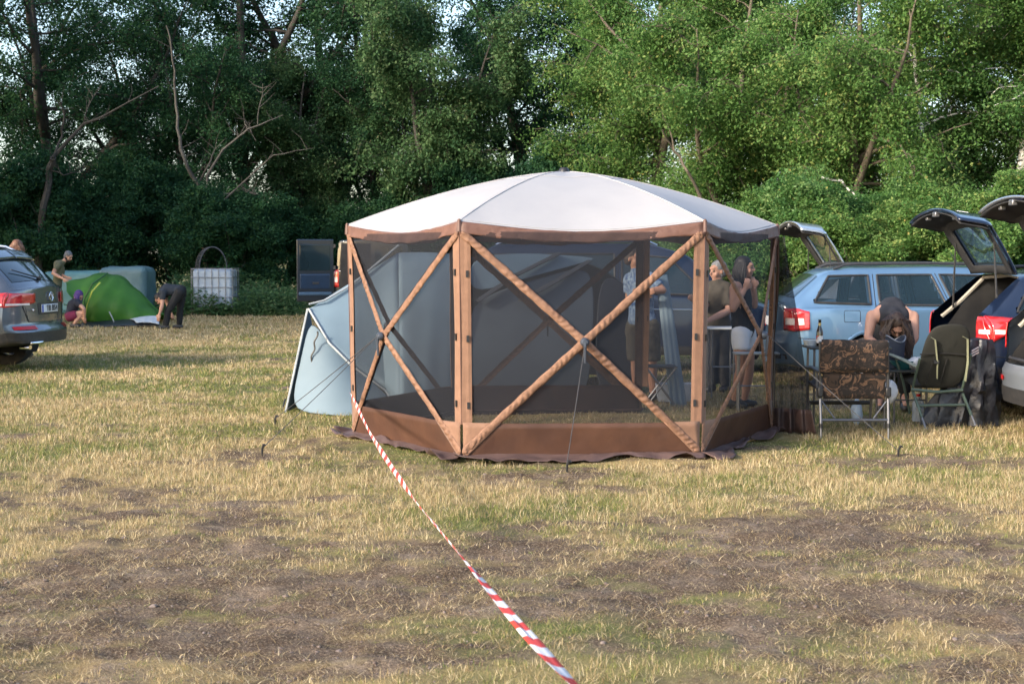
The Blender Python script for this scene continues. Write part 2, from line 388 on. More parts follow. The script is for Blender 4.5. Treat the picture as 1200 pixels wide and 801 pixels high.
def make_tree_data(seed, Ht, rad, nl, leaf, droop=0., low=.12, sub=6, per=60, cr=.45, shrub=False, lsz=.10, lead=4):
    """returns (wood MB, leaf verts, faces, tones)"""
    rg = np.random.default_rng(seed); wood = MB(); tips = []
    if shrub:
        for k in range(9):
            a = rg.uniform(0, 6.28); q = curve((rg.normal(0, .2), rg.normal(0, .2), -.05), (math.cos(a) * .5, math.sin(a) * .5, 1), Ht * rg.uniform(.5, .9), 6, rg, .0, .3)
            wood.tube(q, [.035 * (1 - .8 * i / 6) for i in range(7)], 5)
        trunk = [np.array((0, 0, 0.)), np.array((0, 0, Ht))]
    else:
        n = 10; trunk = curve((0, 0, -.2), (rg.normal(0, .06), rg.normal(0, .06), 1), Ht * .93, n, rg, .2, .16)
        wood.tube(trunk, [max(.018 * Ht * (1 - .88 * i / n), .02) for i in range(n + 1)], 9)
        axes = [(trunk, 1.0)]
        for k in range(lead):
            i = rg.integers(2, 5); a = k * 6.28 / lead + rg.normal(0, .3)
            q = curve(trunk[i], (math.cos(a) * .62, math.sin(a) * .62, 1), Ht * rg.uniform(.5, .68), 9, rg, .25, .3)
            wood.tube(q, [max(.011 * Ht * (1 - .88 * j / 9), .015) for j in range(10)], 7); axes.append((q, .72))
    for k in range(nl):
        u = low + (1 - low) * (k + rg.random()) / nl
        if shrub: u = rg.random() ** .8
        ax_, ls = (trunk, 1.0) if shrub else axes[k % len(axes)]
        i = min(int(u * (len(ax_) - 1)), len(ax_) - 2); fr = u * (len(ax_) - 1) - i
        p0 = ax_[i] * (1 - fr) + ax_[i + 1] * fr
        prof = math.sqrt(max(1 - ((u - .42) / .62) ** 2, .06)) if not shrub else math.sqrt(max(1 - u ** 2.2, .08))
        L = rad * prof * ls * rg.uniform(.75, 1.15); a = k * 2.4 + rg.normal(0, .4)
        d = (math.cos(a), math.sin(a), (.15 + .7 * u) if not shrub else .12)
        q = curve(p0, d, L, 6, rg, -droop, .35)
        r0 = .0042 * Ht * (1.15 - u) + .008
        if not shrub: wood.tube(q, [r0 * (1 - .8 * i / 6) for i in range(7)], 6)
        for j in range(sub):
            t = rg.uniform(.25, 1); i2 = min(int(t * 6), 5); b = q[i2]; a2 = a + rg.normal(0, .9)
            L2 = rg.uniform(.35, .9) * rad * .36
            s = curve(b, (math.cos(a2), math.sin(a2), rg.normal(.15, .4)), L2, 4, rg, -droop * 1.3, .5)
            if not shrub: wood.tube(s, [.02, .016, .012, .009, .006], 4)
            for e in s[1:]: tips.append(e + rg.normal(0, .10, 3))
        for e in q[3:]: tips.append(e + rg.normal(0, .15, 3))
    tips = np.array(tips); m = len(tips)
    ctone = np.clip(rg.normal(.48, .26, m), 0, 1); csz = rg.uniform(.6, 1.35, m) * cr
    cnt = rg.integers(int(per * .5), int(per * 1.5), m); idx = np.repeat(np.arange(m), cnt); n = len(idx)
    g = rg.normal(0, 1, (n, 3)); g /= np.linalg.norm(g, axis=1)[:, None]; g *= (rg.random(n) ** .45)[:, None]
    g[:, 2] *= .62
    c = tips[idx] + g * csz[idx][:, None]
    if droop > .3: c[:, 2] -= rg.random(n) * .35
    nr = rg.normal(0, 1, (n, 3)) * .75 + np.array([0, 0, .75]) + g * .7; nr /= np.linalg.norm(nr, axis=1)[:, None]
    ax = rg.normal(0, 1, (n, 3)); ax[:, 2] -= .6 + droop; ax -= nr * (ax * nr).sum(1)[:, None]; ax /= np.linalg.norm(ax, axis=1)[:, None] + 1e-9
    bx = np.cross(nr, ax); s = lsz * rg.uniform(.6, 1.3, n); wd = .52
    c[:, 2] = np.maximum(c[:, 2], .05)
    tip = c + ax * (s * .5)[:, None]; bas = c - ax * (s * .5)[:, None]
    sd1 = c + bx * (s * wd * .5)[:, None] + nr * (s * .06)[:, None] ; sd2 = c - bx * (s * wd * .5)[:, None] + nr * (s * .06)[:, None]
    v = np.stack([bas, sd1, tip, sd2], 1).reshape(-1, 3); f = np.arange(n * 4).reshape(-1, 4)
    tone = np.clip(ctone[idx] + rg.normal(0, .16, n), 0, .93); tone[rg.random(n) < .006] = 1
    return wood, v, f, np.repeat(tone, 4)
PROTO = {}
def tree_proto(key, kname, bark, leafm, **kw):
    wood, v, f, t = make_tree_data(leaf=None, **kw)
    me = npmesh(key + '_crown', v, f); at = me.attributes.new('tone', 'FLOAT', 'POINT'); at.data.foreach_set('value', t.astype(np.float32)); me.materials.append(leafm)
    wm = bpy.data.meshes.new(key + '_trunk'); wm.from_pydata([tuple(p) for p in wood.v], [], wood.f); wm.polygons.foreach_set('use_smooth', [True] * len(wm.polygons)); wm.materials.append(bark)
    PROTO[key] = (kname, me, wm, 'stem' if kw.get('shrub') else 'trunk', 'foliage' if kw.get('shrub') else 'crown'); print(key, 'leaves', len(f))
tree_proto('oak', 'oak_tree', BARK, LEAF['oak'], seed=1, Ht=16, rad=4.6, nl=56, low=.08, sub=7, per=38, cr=.70, lsz=.13)
tree_proto('oak2', 'oak_tree', BARK, LEAF['oak'], seed=12, Ht=16, rad=4.5, nl=54, low=.08, sub=7, per=36, cr=.72, lsz=.13, lead=3)
tree_proto('alder', 'alder_tree', BARK, LEAF['dark'], seed=2, Ht=14.5, rad=3.9, nl=54, low=.06, sub=7, per=42, cr=.64, lsz=.12, lead=3)
tree_proto('robinia', 'robinia_tree', BARK, LEAF['hazel'], seed=3, Ht=10.5, rad=3.3, nl=46, low=.15, sub=9, per=50, cr=.48, droop=.5, lsz=.12)
tree_proto('willow', 'willow_tree', BARK_PALE, LEAF['willow'], seed=4, Ht=13.5, rad=4.0, nl=68, low=.05, sub=9, per=56, cr=.56, droop=.35, lsz=.1)
tree_proto('willow2', 'willow_tree', BARK_PALE, LEAF['willow'], seed=44, Ht=11.5, rad=3.6, nl=64, low=.04, sub=9, per=56, cr=.54, droop=.4, lsz=.1)
tree_proto('birch', 'birch_tree', BIRCH, LEAF['birch'], seed=5, Ht=14, rad=3.4, nl=64, low=.05, sub=9, per=54, cr=.56, droop=.35, lsz=.1, lead=2)
tree_proto('bush_dark', 'bush', BARK, LEAF['dark'], seed=6, Ht=3.6, rad=2.3, nl=34, sub=6, per=52, cr=.36, shrub=True, lsz=.10)
tree_proto('bush_light', 'bush', BARK_PALE, LEAF['birch'], seed=8, Ht=3.6, rad=2.2, nl=38, sub=7, per=60, cr=.34, shrub=True, lsz=.09)
tree_proto('bush_olive', 'bush', BARK_PALE, LEAF['willow'], seed=18, Ht=3.6, rad=2.2, nl=38, sub=7, per=60, cr=.34, shrub=True, lsz=.09)
def plant(key, x, y, s, rz, label, cat, group, sz=None):
    kn, cm, wm, wn, cn = PROTO[key]
    root = thing(kn, label, cat, (x, y, 0), rz, group); root.scale = (s, s, sz or s)
    for nm, me in ((wn, wm), (cn, cm)):
        o = bpy.data.objects.new(nm, me); col.objects.link(o); o.parent = root
    return root
def at_px(px, Y): return (px - 600) / FPX * Y
GT = 'trees along the edge of the field'; GB = 'bushes at the foot of the trees'
TREES = [ # key, px, Y, scale, label
 ('oak', -60, 52, 1.0, 'dark oak cut off by the left edge of the photo'),
 ('oak2', 70, 50, .95, 'dark oak behind the silver car, its bare forked trunk showing left of the green tent'),
 ('alder', 172, 56, .8, 'dark leafy tree behind the wrapped bales and the green tent'),
 ('oak', 285, 55, 1.05, 'tall dark oak with sky showing through, behind the white water tank'),
 ('oak2', 395, 57, 1.1, 'dark oak with bright gaps in its crown, behind the open van door'),
 ('robinia', 500, 49, 1.0, 'greyish green drooping tree above the left half of the gazebo roof'),
 ('alder', 635, 55, 1.05, 'deep green tree directly behind the peak of the gazebo roof'),
 ('willow', 765, 46, 1.0, 'pale olive green willow behind the right half of the gazebo roof'),
 ('willow2', 870, 41, .95, 'yellowish green willow behind the raised silver tailgate'),
 ('willow', 905, 50, 1.08, 'tall willow with yellowing leaves at the top of the photo, behind the others'),
 ('willow2', 985, 38, .92, 'bushy bright willow behind the roof of the light blue estate car'),
 ('birch', 1075, 41, .95, 'birch with a white trunk showing between its leaves above the blue car'),
 ('birch', 1185, 38, .95, 'birch with fresh green leaves at the right edge, above the raised tailgates'),
 ('willow', 1290, 42, 1.0, 'willow half cut off by the right edge of the photo'),
 ('alder', 236, 51, .72, 'short dark tree filling the gap behind the leafless dead tree'),
 ('robinia', 330, 53, .85, 'greyish green round tree left of the open van door'),
 ('alder', 430, 53, .7, 'short dark tree above the left corner of the gazebo roof'),
 ('alder', 745, 58, 1.0, 'dark green tree in the gap between the gazebo peak and the willows'),
]
for i, (k, px, Y, s, lb) in enumerate(TREES):
    plant(k, at_px(px, Y), Y, s, i * 1.7 + .4, lb, 'tree', GT)
rb = random.Random(3)
BUSH = [(-20, 47, 1.1), (45, 46, 1.2), (100, 47, 1.0), (150, 48, 1.15), (205, 49, 1.1), (262, 46, 1.1), (310, 48, 1.05), (372, 52, .8), (425, 50, .9), (480, 51, 1.1), (540, 50, 1.1), (600, 50, 1.2), (660, 47, 1.2),
        (720, 43, 1.2), (775, 39, 1.15), (835, 36, 1.1), (890, 34, 1.05), (935, 33, 1.05), (985, 32, 1.0), (1035, 33, 1.0), (1080, 32, 1.05), (1130, 33, 1.1), (1180, 32, 1.1), (1235, 33, 1.1)]
BL = {-20: 'dark bush at the left edge behind the silver car', 45: 'dark bush behind the man in the olive shirt', 100: 'dark bush rising behind the turquoise wrapped bales', 150: 'dark bush at the right end of the wrapped bales',
      205: 'dark bush between the wrapped bales and the wire hoops', 262: 'dark bush right behind the white tank and its wire hoops', 310: 'dark bush between the white tank and the black van', 372: 'low bush behind the open door of the black van',
      425: 'dark bush behind the black van and the left roof corner', 480: 'dark bush behind the left roof panel of the gazebo', 540: 'dark bush behind the gazebo, left of its front panel', 600: 'dark bush seen through the left part of the front mesh', 660: 'dark bush below the roof peak, behind the gazebo',
      720: 'light bush behind the man in the blue shirt', 775: 'light bush behind the gazebo near its right roof corner', 835: 'light bush behind the dark blue people carrier', 890: 'light bush just left of the raised silver tailgate',
      935: 'light bush seen through the glass of the raised silver tailgate', 985: 'light bush over the rear of the light blue estate', 1035: 'light bush over the middle of the light blue estate', 1080: 'light bush below the raised black tailgate', 1130: 'light bush seen behind the glass of the black tailgate',
      1180: 'light bush behind the rightmost tailgate', 1235: 'light bush cut off by the right edge of the photo'}
for i, (px, Y, s) in enumerate(BUSH):
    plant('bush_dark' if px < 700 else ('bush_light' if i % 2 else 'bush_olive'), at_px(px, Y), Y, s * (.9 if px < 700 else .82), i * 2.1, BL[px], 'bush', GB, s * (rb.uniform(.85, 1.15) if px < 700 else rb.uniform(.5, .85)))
# trees outside the frame on the left that shade the far left part of the field
for i, (x, y, s) in enumerate([(-25, 17, 1.0), (-29, 23, 1.1), (-24, 28, .95), (-30, 33, 1.05), (-25, 39, 1.0), (-33, 12, 1.1), (-19, 34, .85)]):
    plant('oak' if i % 2 else 'oak2', x, y, s, i * 1.3, ['dark oak left of the silver off-road car, outside the photo', 'tall dark oak left of the turquoise bales, outside the photo', 'dark oak in the near row left of the field edge', 'tall oak at the back of the left hand row, outside the photo', 'oak at the far left corner of the field', 'nearest big oak at the left, outside the photo', 'smaller oak just left of the photo frame'][i], 'tree', 'oaks left of the field outside the photo')

# bare dead wood
def dead_tree(name, px, Y, strokes, m_, label):
    root = thing(name, label, 'dead tree', (at_px(px, Y), Y, 0)); og = Vector(root.location); rr = random.Random(px)
    for j, (nm, pts, r0, r1) in enumerate(strokes):
        q = [P(a, b, Y + rr.uniform(-.25, .25)) for a, b in pts]
        if nm == 'trunk': q = [Vector((q[0].x, q[0].y, -.1))] + q
        pp = []
        for i in range(len(q) - 1):
            for t in (0, .33, .66): pp.append(q[i].lerp(q[i + 1], t) + Vector((rr.uniform(-.03, .03),) * 3) * (1 if pp else 0))
        pp.append(q[-1]); n = len(pp)
        r0 *= .72; tw = MB(og); tw.tube(pp, [r0 + (r1 - r0) * i / (n - 1) for i in range(n)], 7)
        for q_ in range((7 if nm == 'branch' else 12) if len(strokes) > 2 else 0):
            k = rr.randrange(len(pp) // 3, len(pp)); d = Vector((rr.uniform(-1, 1), rr.uniform(-.6, .6), rr.uniform(-.1, 1))).normalized(); L_ = rr.uniform(.25, .8); a_ = pp[k] + d * L_ * .5 + Vector((rr.uniform(-.05, .05), 0, .03))
            tw.tube([pp[k], a_, a_ + (d + Vector((rr.uniform(-.5, .5), 0, rr.uniform(-.3, .5)))).normalized() * L_ * .5], [.011, .008, .003], 4)
        tw.build(nm, m_, root)
dead_tree('dead_tree', 236, 46, [('trunk', [(240, 300), (236, 250), (232, 215), (215, 185), (208, 150), (206, 110), (203, 70), (195, 30)], .13, .02),
   ('branch', [(232, 215), (244, 195), (252, 175)], .05, .015), ('branch', [(240, 240), (243, 205), (262, 175), (290, 152), (315, 142), (332, 135)], .07, .012), ('branch', [(302, 146), (306, 115), (308, 98)], .025, .008),
   ('branch', [(290, 152), (287, 140), (300, 165)], .02, .008), ('branch', [(262, 235), (300, 200), (320, 182), (360, 175)], .045, .01), ('branch', [(262, 228), (285, 222), (300, 228)], .03, .01)], BARK_DEAD,
   'leafless grey dead tree with forked branches, above the white tank')
dead_tree('dead_tree', 50, 45, [('trunk', [(46, 290), (52, 240), (58, 200), (62, 185)], .16, .10), ('branch', [(62, 185), (80, 165), (98, 145), (120, 137), (150, 120), (186, 101)], .09, .015),
   ('branch', [(62, 185), (72, 160), (76, 135), (70, 118)], .06, .02), ('branch', [(98, 145), (104, 122), (118, 100)], .03, .008), ('branch', [(60, 200), (75, 205), (95, 201)], .03, .01)], BARK,
   'bare brown forked tree between the silver car and the green tent')
dead_tree('leaning_sapling', 825, 38, [('trunk', [(840, 300), (822, 235), (806, 200), (790, 176), (776, 152)], .09, .02), ('branch', [(790, 176), (787, 155), (778, 138), (770, 125)], .03, .01)], BARK_PALE,
   'thin pale leaning trunk behind the right side of the gazebo roof')
dead_tree('broken_branch', 985, 36.5, [('trunk', [(1030, 330), (1022, 260), (1000, 225), (985, 213), (958, 206)], .045, .03), ('branch', [(1022, 260), (1040, 235), (1060, 226)], .02, .006)], BIRCH,
   'pale broken birch limb sticking out of the willow above the blue car')
dead_tree('bare_birch', 1076, 37.2, [('trunk', [(1092, 330), (1084, 200), (1080, 150), (1076, 100), (1071, 60), (1064, 20), (1060, -30)], .075, .05), ('branch', [(1074, 72), (1062, 60), (1046, 54)], .03, .012)], BIRCH,
   'slim white birch stem rising above the raised black tailgate')

# nettles and weeds in front of the trees
def weeds():
    rg = np.random.default_rng(11); V = []; T = []
    for i in range(2600):
        px = rg.uniform(195, 345) if i % 3 else rg.uniform(-40, 700); Y = rg.uniform(38.5, 45)
        x0, y0 = at_px(px, Y), Y; h = rg.uniform(.15, .8) * (.35 + 1.3 * float(vnoise(np.array([px * .03]), np.array([Y * .4]), 4)[0])) * (1 if 200 < px < 345 else .6); t0 = rg.uniform(.2, .9)
        k = 16; zz = rg.random(k) * h; c = np.stack([x0 + rg.normal(0, .12, k), y0 + rg.normal(0, .12, k), zz], -1)
        d = rg.normal(0, 1, (k, 3)); d[:, 2] *= .4; d /= np.linalg.norm(d, axis=1)[:, None]; e = np.cross(d, np.array([0, 0, 1.]) + rg.normal(0, .5, (k, 3))); e /= np.linalg.norm(e, axis=1)[:, None] + 1e-9
        s = rg.uniform(.08, .16, k)[:, None]
        V.append(np.stack([c - d * s / 2, c + e * s * .22, c + d * s / 2, c - e * s * .22], 1).reshape(-1, 3)); T.append(np.clip(np.repeat(t0 + rg.normal(0, .1, k), 4), 0, .95))
    v = np.concatenate(V); me = npmesh('weeds', v, np.arange(len(v)).reshape(-1, 4)); at = me.attributes.new('tone', 'FLOAT', 'POINT'); at.data.foreach_set('value', np.concatenate(T).astype(np.float32))
    tag(link('weeds', me, LEAF['hazel']), 'knee high nettles and weeds along the foot of the trees', 'weeds', kind='stuff')
weeds()
# ------------------------------------------------------------------ materials of the camp
TAN = mat('tan_fabric', (.245, .132, .082), .75, (.205, .108, .066), 14, bump=.25, bscale=60, trans=.12, sheen=.2)
TAN_RIB = mat('ruched_tan_fabric', (.25, .135, .085), .75, (.165, .085, .052), 26, bump=.5, bscale=40, trans=.1)
BROWN = mat('brown_fabric', (.088, .038, .021), .6, (.064, .027, .016), 5, bump=.35, bscale=14, trans=.12)
VAL = mat('valance_fabric', (.165, .083, .062), .6, (.118, .058, .044), 9, bump=.9, bscale=14, trans=.1)
FLAP = mat('flap_fabric', (.07, .044, .042), .55, (.10, .062, .055), 5, bump=.5, bscale=18)
WHITE = mat('white_canopy', (.385, .378, .385), .65, (.35, .345, .358), 2.2, bump=.35, bscale=6, trans=.12)
def mesh_mat(name, c, cover_):
    m = bpy.data.materials.new(name); m.use_nodes = True; n = m.node_tree; b = n.nodes['Principled BSDF']
    b.inputs['Base Color'].default_value = (*c, 1); b.inputs['Roughness'].default_value = .8; b.inputs['Specular IOR Level'].default_value = .15
    tc = n.nodes.new('ShaderNodeTexCoord'); no = n.nodes.new('ShaderNodeTexNoise'); no.inputs['Scale'].default_value = 3; n.links.new(tc.outputs['Object'], no.inputs['Vector'])
    mr = n.nodes.new('ShaderNodeMapRange'); mr.inputs['To Min'].default_value = cover_ - .05; mr.inputs['To Max'].default_value = cover_ + .06; n.links.new(no.outputs['Fac'], mr.inputs['Value'])
    tp = n.nodes.new('ShaderNodeBsdfTransparent'); mx = n.nodes.new('ShaderNodeMixShader')
    n.links.new(mr.outputs[0], mx.inputs[0]); n.links.new(tp.outputs[0], mx.inputs[1]); n.links.new(b.outputs[0], mx.inputs[2]); n.links.new(mx.outputs[0], n.nodes['Material Output'].inputs[0])
    return m
NET = mesh_mat('insect_net', (.022, .024, .031), .47)
NET2 = mesh_mat('loose_net', (.020, .021, .026), .80)
BLACKP = mat('black_plastic', (.018, .018, .02), .45)
STEEL = mat('dull_steel', (.30, .30, .31), .4, metal=.8)
ROPE = mat('dark_cord', (.05, .05, .055), .8)

# ------------------------------------------------------------------ gazebo
RT, RB_, HE = 1.895, 1.86, 1.865
GZ = thing('gazebo', 'hexagonal gazebo with white domed roof, brown skirts and dark mesh sides', 'gazebo', (.462, 13.18, 0), R(3))
def hc(k, v=1.0):
    a = R(-120 + 60 * k); r = RB_ + (RT - RB_) * v
    return Vector((r * math.cos(a), r * math.sin(a), 0))
def side(k, u, v, out=0., bulge=.17):
    a = hc(k, v); b = hc(k + 1, v); p = a.lerp(b, u); p.z = HE * v
    am = R(-90 + 60 * k); n = Vector((math.cos(am), math.sin(am), 0))
    o = bulge * (1 - max(abs(2 * u - 1), abs(2 * v - 1)))
    return p + n * (o + out)
HUBS = []
def rib(q): return 1.862 + (2.335 - 1.862) * (1 - q ** 1.55)
# roof
rf = MB(); M_, N_ = 34, 60
for k in range(6):
    rows = []
    for i in range(M_ + 1):
        q = i / M_; A = hc(k) * 1.012 * q; B = hc(k + 1) * 1.012 * q; row = []
        for j in range(N_ + 1):
            s = j / N_; p = A.lerp(B, s); sg = math.sin(math.pi * s)
            p = p * (1 - .018 * sg * q ** 3); p.z = rib(q) - .066 * sg * q ** 2.2 - .012 * sg * q
            p.z += .004 * math.sin(9 * s + k) * math.sin(7 * q) + .0035 * math.sin(s * 34 + 3 * math.sin(q * 9 + k)) * q ** 3 * (abs(2 * s - 1) ** 2) * (i < M_); row.append(p)
        rows.append(row)
    rf.grid(rows)
rf.build('roof', WHITE, GZ, fixn=False)
sm = MB()
for k in range(6):
    sm.tube([hc(k) * 1.012 * (i / 20) + Vector((0, 0, rib(i / 20) + .001)) for i in range(1, 21)], .006, 5)
for k in range(6):
    for q_ in (.27, .985):
        ring_ = []
        for i in range(13):
            s = i / 12; sg = math.sin(math.pi * s); p = hc(k).lerp(hc(k + 1), s) * 1.012 * q_; p = p * (1 - .018 * sg * q_ ** 3); p.z = rib(q_) - .066 * sg * q_ ** 2.2 - .012 * sg * q_ + .004 * math.sin(9 * s + k) * math.sin(7 * q_) + .001; ring_.append(p)
        sm.tube(ring_, .004, 4)
sm.build('roof_seam', WHITE, GZ)
cap = MB(); cap.lathe([(0.0, .03), (.03, .028), (.045, .01), (.05, -.01), (.0, -.012)], (0, 0, 2.345), 12); cap.build('roof_cap', BLACKP, GZ)
for k in range(6):
    rr = random.Random(k)
    # valance
    rows = []
    for i in range(7):
        row = []
        for j in range(33):
            s = j / 32; sg = math.sin(math.pi * s); q = 1.0; p = hc(k).lerp(hc(k + 1), s) * 1.012
            p = p * (1 - .018 * sg); zt = rib(1) - .066 * sg - .012 * sg
            h = .098 - .012 * sg; d = i / 6
            n = Vector((math.cos(R(-90 + 60 * k)), math.sin(R(-90 + 60 * k)), 0))
            wv = .006 * math.sin(s * 23 + k * 2 + d * 2.5) * d + .004 * math.sin(s * 61 + d * 5) * d
            p = p + n * (.002 + .012 * d + wv); p.z = zt - h * d + .005 * math.sin(s * 31 + k) * (d > .9); row.append(p)
        rows.append(row)
    MB().grid(rows).build('valance', VAL, GZ, solid=.004, disp=.016, dscale=.09)
    # net panel (pyramid pushed out by the hub)
    door = k == 2
    rows = [[side(k, j / 24, .0 + .955 * i / 24) for j in range(25)] for i in range(25)]
    if not door: MB().grid(rows).build('mesh_panel', NET, GZ, fixn=False)
    # skirt band of brown cloth
    rows = [[side(k, .012 + .976 * j / 30, .155 * i / 6, .013 + .003 * math.sin(j * 1.3 + k) * math.sin(i * .9)) for j in range(31)] for i in range(7)]
    if not door: MB().grid(rows).build('skirt', BROWN, GZ, solid=.003, disp=.010, dscale=.22)
    # gussets: tan corner triangles under the braces
    for e in (0, 1):
        rows = []
        for i in range(7):
            v = .012 + (.158 - .012) * i / 6
            rows.append([side(k, (v * .5 / .5 * j / 5) * 1.0 if e == 0 else 1 - v * j / 5, v, .024) for j in range(6)])
        if not door: MB().grid(rows).build('gusset', TAN, GZ, solid=.003)
    # four arms of the X brace: ruched sleeves
    hub = side(k, .5, .5, .03); HUBS.append(hub)
    for (cu, cv) in ((0, .03), (1, .03), (0, .955), (1, .955)):
        n = 150; rows = []
        for i in range(n + 1):
            t = i / n; u = cu + (.5 - cu) * t; v = cv + (.5 - cv) * t
            uu = min(max(u, .012), .988)
            c = side(k, uu, v, .021); c2 = side(k, min(max(u + (.5 - cu) * .02, .01), .99), v + (.5 - cv) * .02, .021)
            d = (c2 - c).normalized(); am = R(-90 + 60 * k); nn = Vector((math.cos(am), math.sin(am), 0)); w_ = d.cross(nn).normalized()
            row = []
            for j in range(7):
                s = j / 6 - .5; hump = .011 * (1 - (2 * s) ** 2)
                rp = (.0028 + .0028 * math.sin(t * 17 + k)) * math.sin(t * 140 + s * 6 + 7 * float(vnoise(np.array([t * 8 + k * 3 + cu]), np.array([s * 1.5]), 8)[0])) * (1 - (2 * s) ** 4)
                row.append(c + w_ * s * (.062 + .004 * math.sin(t * 40)) + nn * (hump + rp))
            rows.append(row)
        if not door: MB().grid(rows).build('brace', TAN_RIB, GZ, solid=.003)
    hb = MB(); am = R(-90 + 60 * k); nn = Vector((math.cos(am), math.sin(am), 0))
    hb.tube([hub + nn * .012, hub + nn * .035, hub + nn * .05], [.036, .034, .02], 12); hb.tube([hub + nn * .045, hub + nn * .05 + Vector((0, 0, -.03)), hub + nn * .04 + Vector((0, 0, -.16))], [.012, .012, .009], 6)
    if not door: hb.build('hub', mat('hub_plastic%d' % k, (.05, .06, .08), .35), GZ)
    # corner post sleeve: two flat strips folded round the corner
    P_ = MB(); n = 16
    for e, kk in ((0, k), (1, k - 1)):
        rows = []
        for i in range(n + 1):
            v = .15 + (.955 - .15) * i / n; wv = .004 * math.sin(v * 9 + k)
            cc = hc(k, v); cc = cc + cc.normalized() * (.020 + wv); cc.z = HE * v
            rows.append([cc] + [side(kk, (.0 + .039 * j / 3) if e == 0 else 1 - .039 * j / 3, v, .016 - .006 * (j == 3) + wv * j / 3, .17) for j in range(1, 4)])
        P_.grid(rows)
    post = P_.build('corner_post', TAN, GZ, solid=.004, smooth=False)
    MB().tube([(lambda q_: Vector((q_.x, q_.y, 0)) * (1 + .024 / RT) + Vector((0, 0, HE * v_)))(hc(k, v_)) for v_ in (.15, .4, .7, .95)], .004, 5).build('post_seam', VAL, post)
    for v in (.23, .51, .78):
        for e, kk in ((0, k), (1, k - 1)):
            c = side(kk, .024 if e == 0 else .976, v + .006 * e, .022); a2 = R(-90 + 60 * kk)
            MB().box(c, (.021, .012, .052), Euler((0, 0, a2 + R(90)))).build('toggle', BLACKP, post, smooth=False)
    fin = MB(); c = hc(k) * 1.012; fin.tube([c + Vector((0, 0, 1.78)), c + Vector((0, 0, 1.865)), c + Vector((0, 0, 1.88))], [.022, .016, .008], 8); fin.build('post_tip', mat('tip%d' % k, (.12, .06, .045), .6), GZ)
    # flap of cloth lying on the ground outside
    rows = []
    for i in range(9):
        d = i / 8; row = []
        for j in range(61):
            s = j / 60; p = side(k, .0 + s, 0, 0); cfan = hc(k, 0).lerp(hc(k + 1, 0), s)
            w_ = .20 + .07 * math.sin(s * 5 + k * 1.7) + .03 * math.sin(s * 17 + k)
            pr = p + p.normalized() * w_ * d
            nn_ = lambda fx, fy, sd_: float(vnoise(np.array([s * fx + k * 9.]), np.array([d * fy]), sd_)[0]); z = .014 + .085 * max(nn_(9, 2, 1) - .35, 0) * min(1, 3 * d) + .05 * max(nn_(26, 4, 2) - .4, 0) * d + .035 * (1 - d) ** 4; pr = pr + p.normalized() * (.10 * (nn_(7, 1, 3) - .5) + .04 * (nn_(23, 2, 4) - .5)) * d
            row.append(Vector((pr.x, pr.y, z)))
        rows.append(row)
    if not door: MB().grid(rows).build('ground_flap', FLAP, GZ, solid=.004)
GZI = (Matrix.Translation(GZ.location) @ Matrix.Rotation(R(3), 4, 'Z')).inverted()
GZM = GZI.inverted()
def gl(p): return GZI @ Vector(p)
def rope(a, b, sag=.0, r=.0035, n=8):
    pts = [a.lerp(b, i / n) - Vector((0, 0, sag * 4 * (i / n) * (1 - i / n))) for i in range(n + 1)]
    return MB().tube(pts, r, 5)
def peg(g):
    p = MB(); g = Vector(g); p.tube([g + Vector((0, 0, -.08)), g + Vector((.004, -.004, .05)), g + Vector((.018, -.012, .085))], [.006, .009, .011], 6)
    p.tube([g + Vector((.018, -.012, .085)), g + Vector((.034, -.016, .074))], [.009, .006], 6); return p
nA = Vector((0, -1, 0))
h0 = GZM @ HUBS[0]; hL = GZM @ HUBS[5]; hR = GZM @ HUBS[1]
def ground(px, py):
    g = G(px, py); g.z = float(height(np.array([g.x]), np.array([g.y]))[0]); return g
for h, ends in ((h0 + Vector((0, -.05, -.02)), [ground(664, 556)]), (hL + Vector((-.04, -.03, 0)), [ground(307, 535), ground(322, 498)]), (hR + Vector((.05, -.02, 0)), [ground(1052, 536)])):
    for e in ends:
        rope(gl(h), gl(e + Vector((0, 0, .05))), .01).build('guy_rope', ROPE, GZ)
        q = peg(gl(e)); q.build('peg', BLACKP, GZ)
# loose door net gathered at the right corner
HEM = mat('door_hem_cloth', (.05, .026, .022), .6, (.035, .02, .018), 6, bump=.4)
rows = []
for i in range(41):
    v = i / 40; row = []
    for j in range(41):
        s = j / 40
        spread = .03 + .33 * v ** 1.15
        px_l = 911 - 6 * v; Y = 13.28 - .25 * s
        x = at_px(px_l, 13.28) + spread * s; z = 1.75 * (1 - v) + .012
        f = .035 * v ** .5 * math.sin(s * 21 + v * 2.5) + .02 * math.sin(s * 9 - v * 4)
        row.append(gl((x + .012 * math.sin(v * 7 + s * 5), Y + f, z)))
    rows.append(row)
cut = 35
cu = MB().grid(rows[:cut + 1]).build('door_net', NET2, GZ, fixn=False)
MB().grid(rows[cut:]).build('door_hem', HEM, cu, solid=.003)
MB().tube([r_[0] + Vector((0, 0, 0)) for r_ in rows], .012, 6).build('door_binding', BROWN, cu)

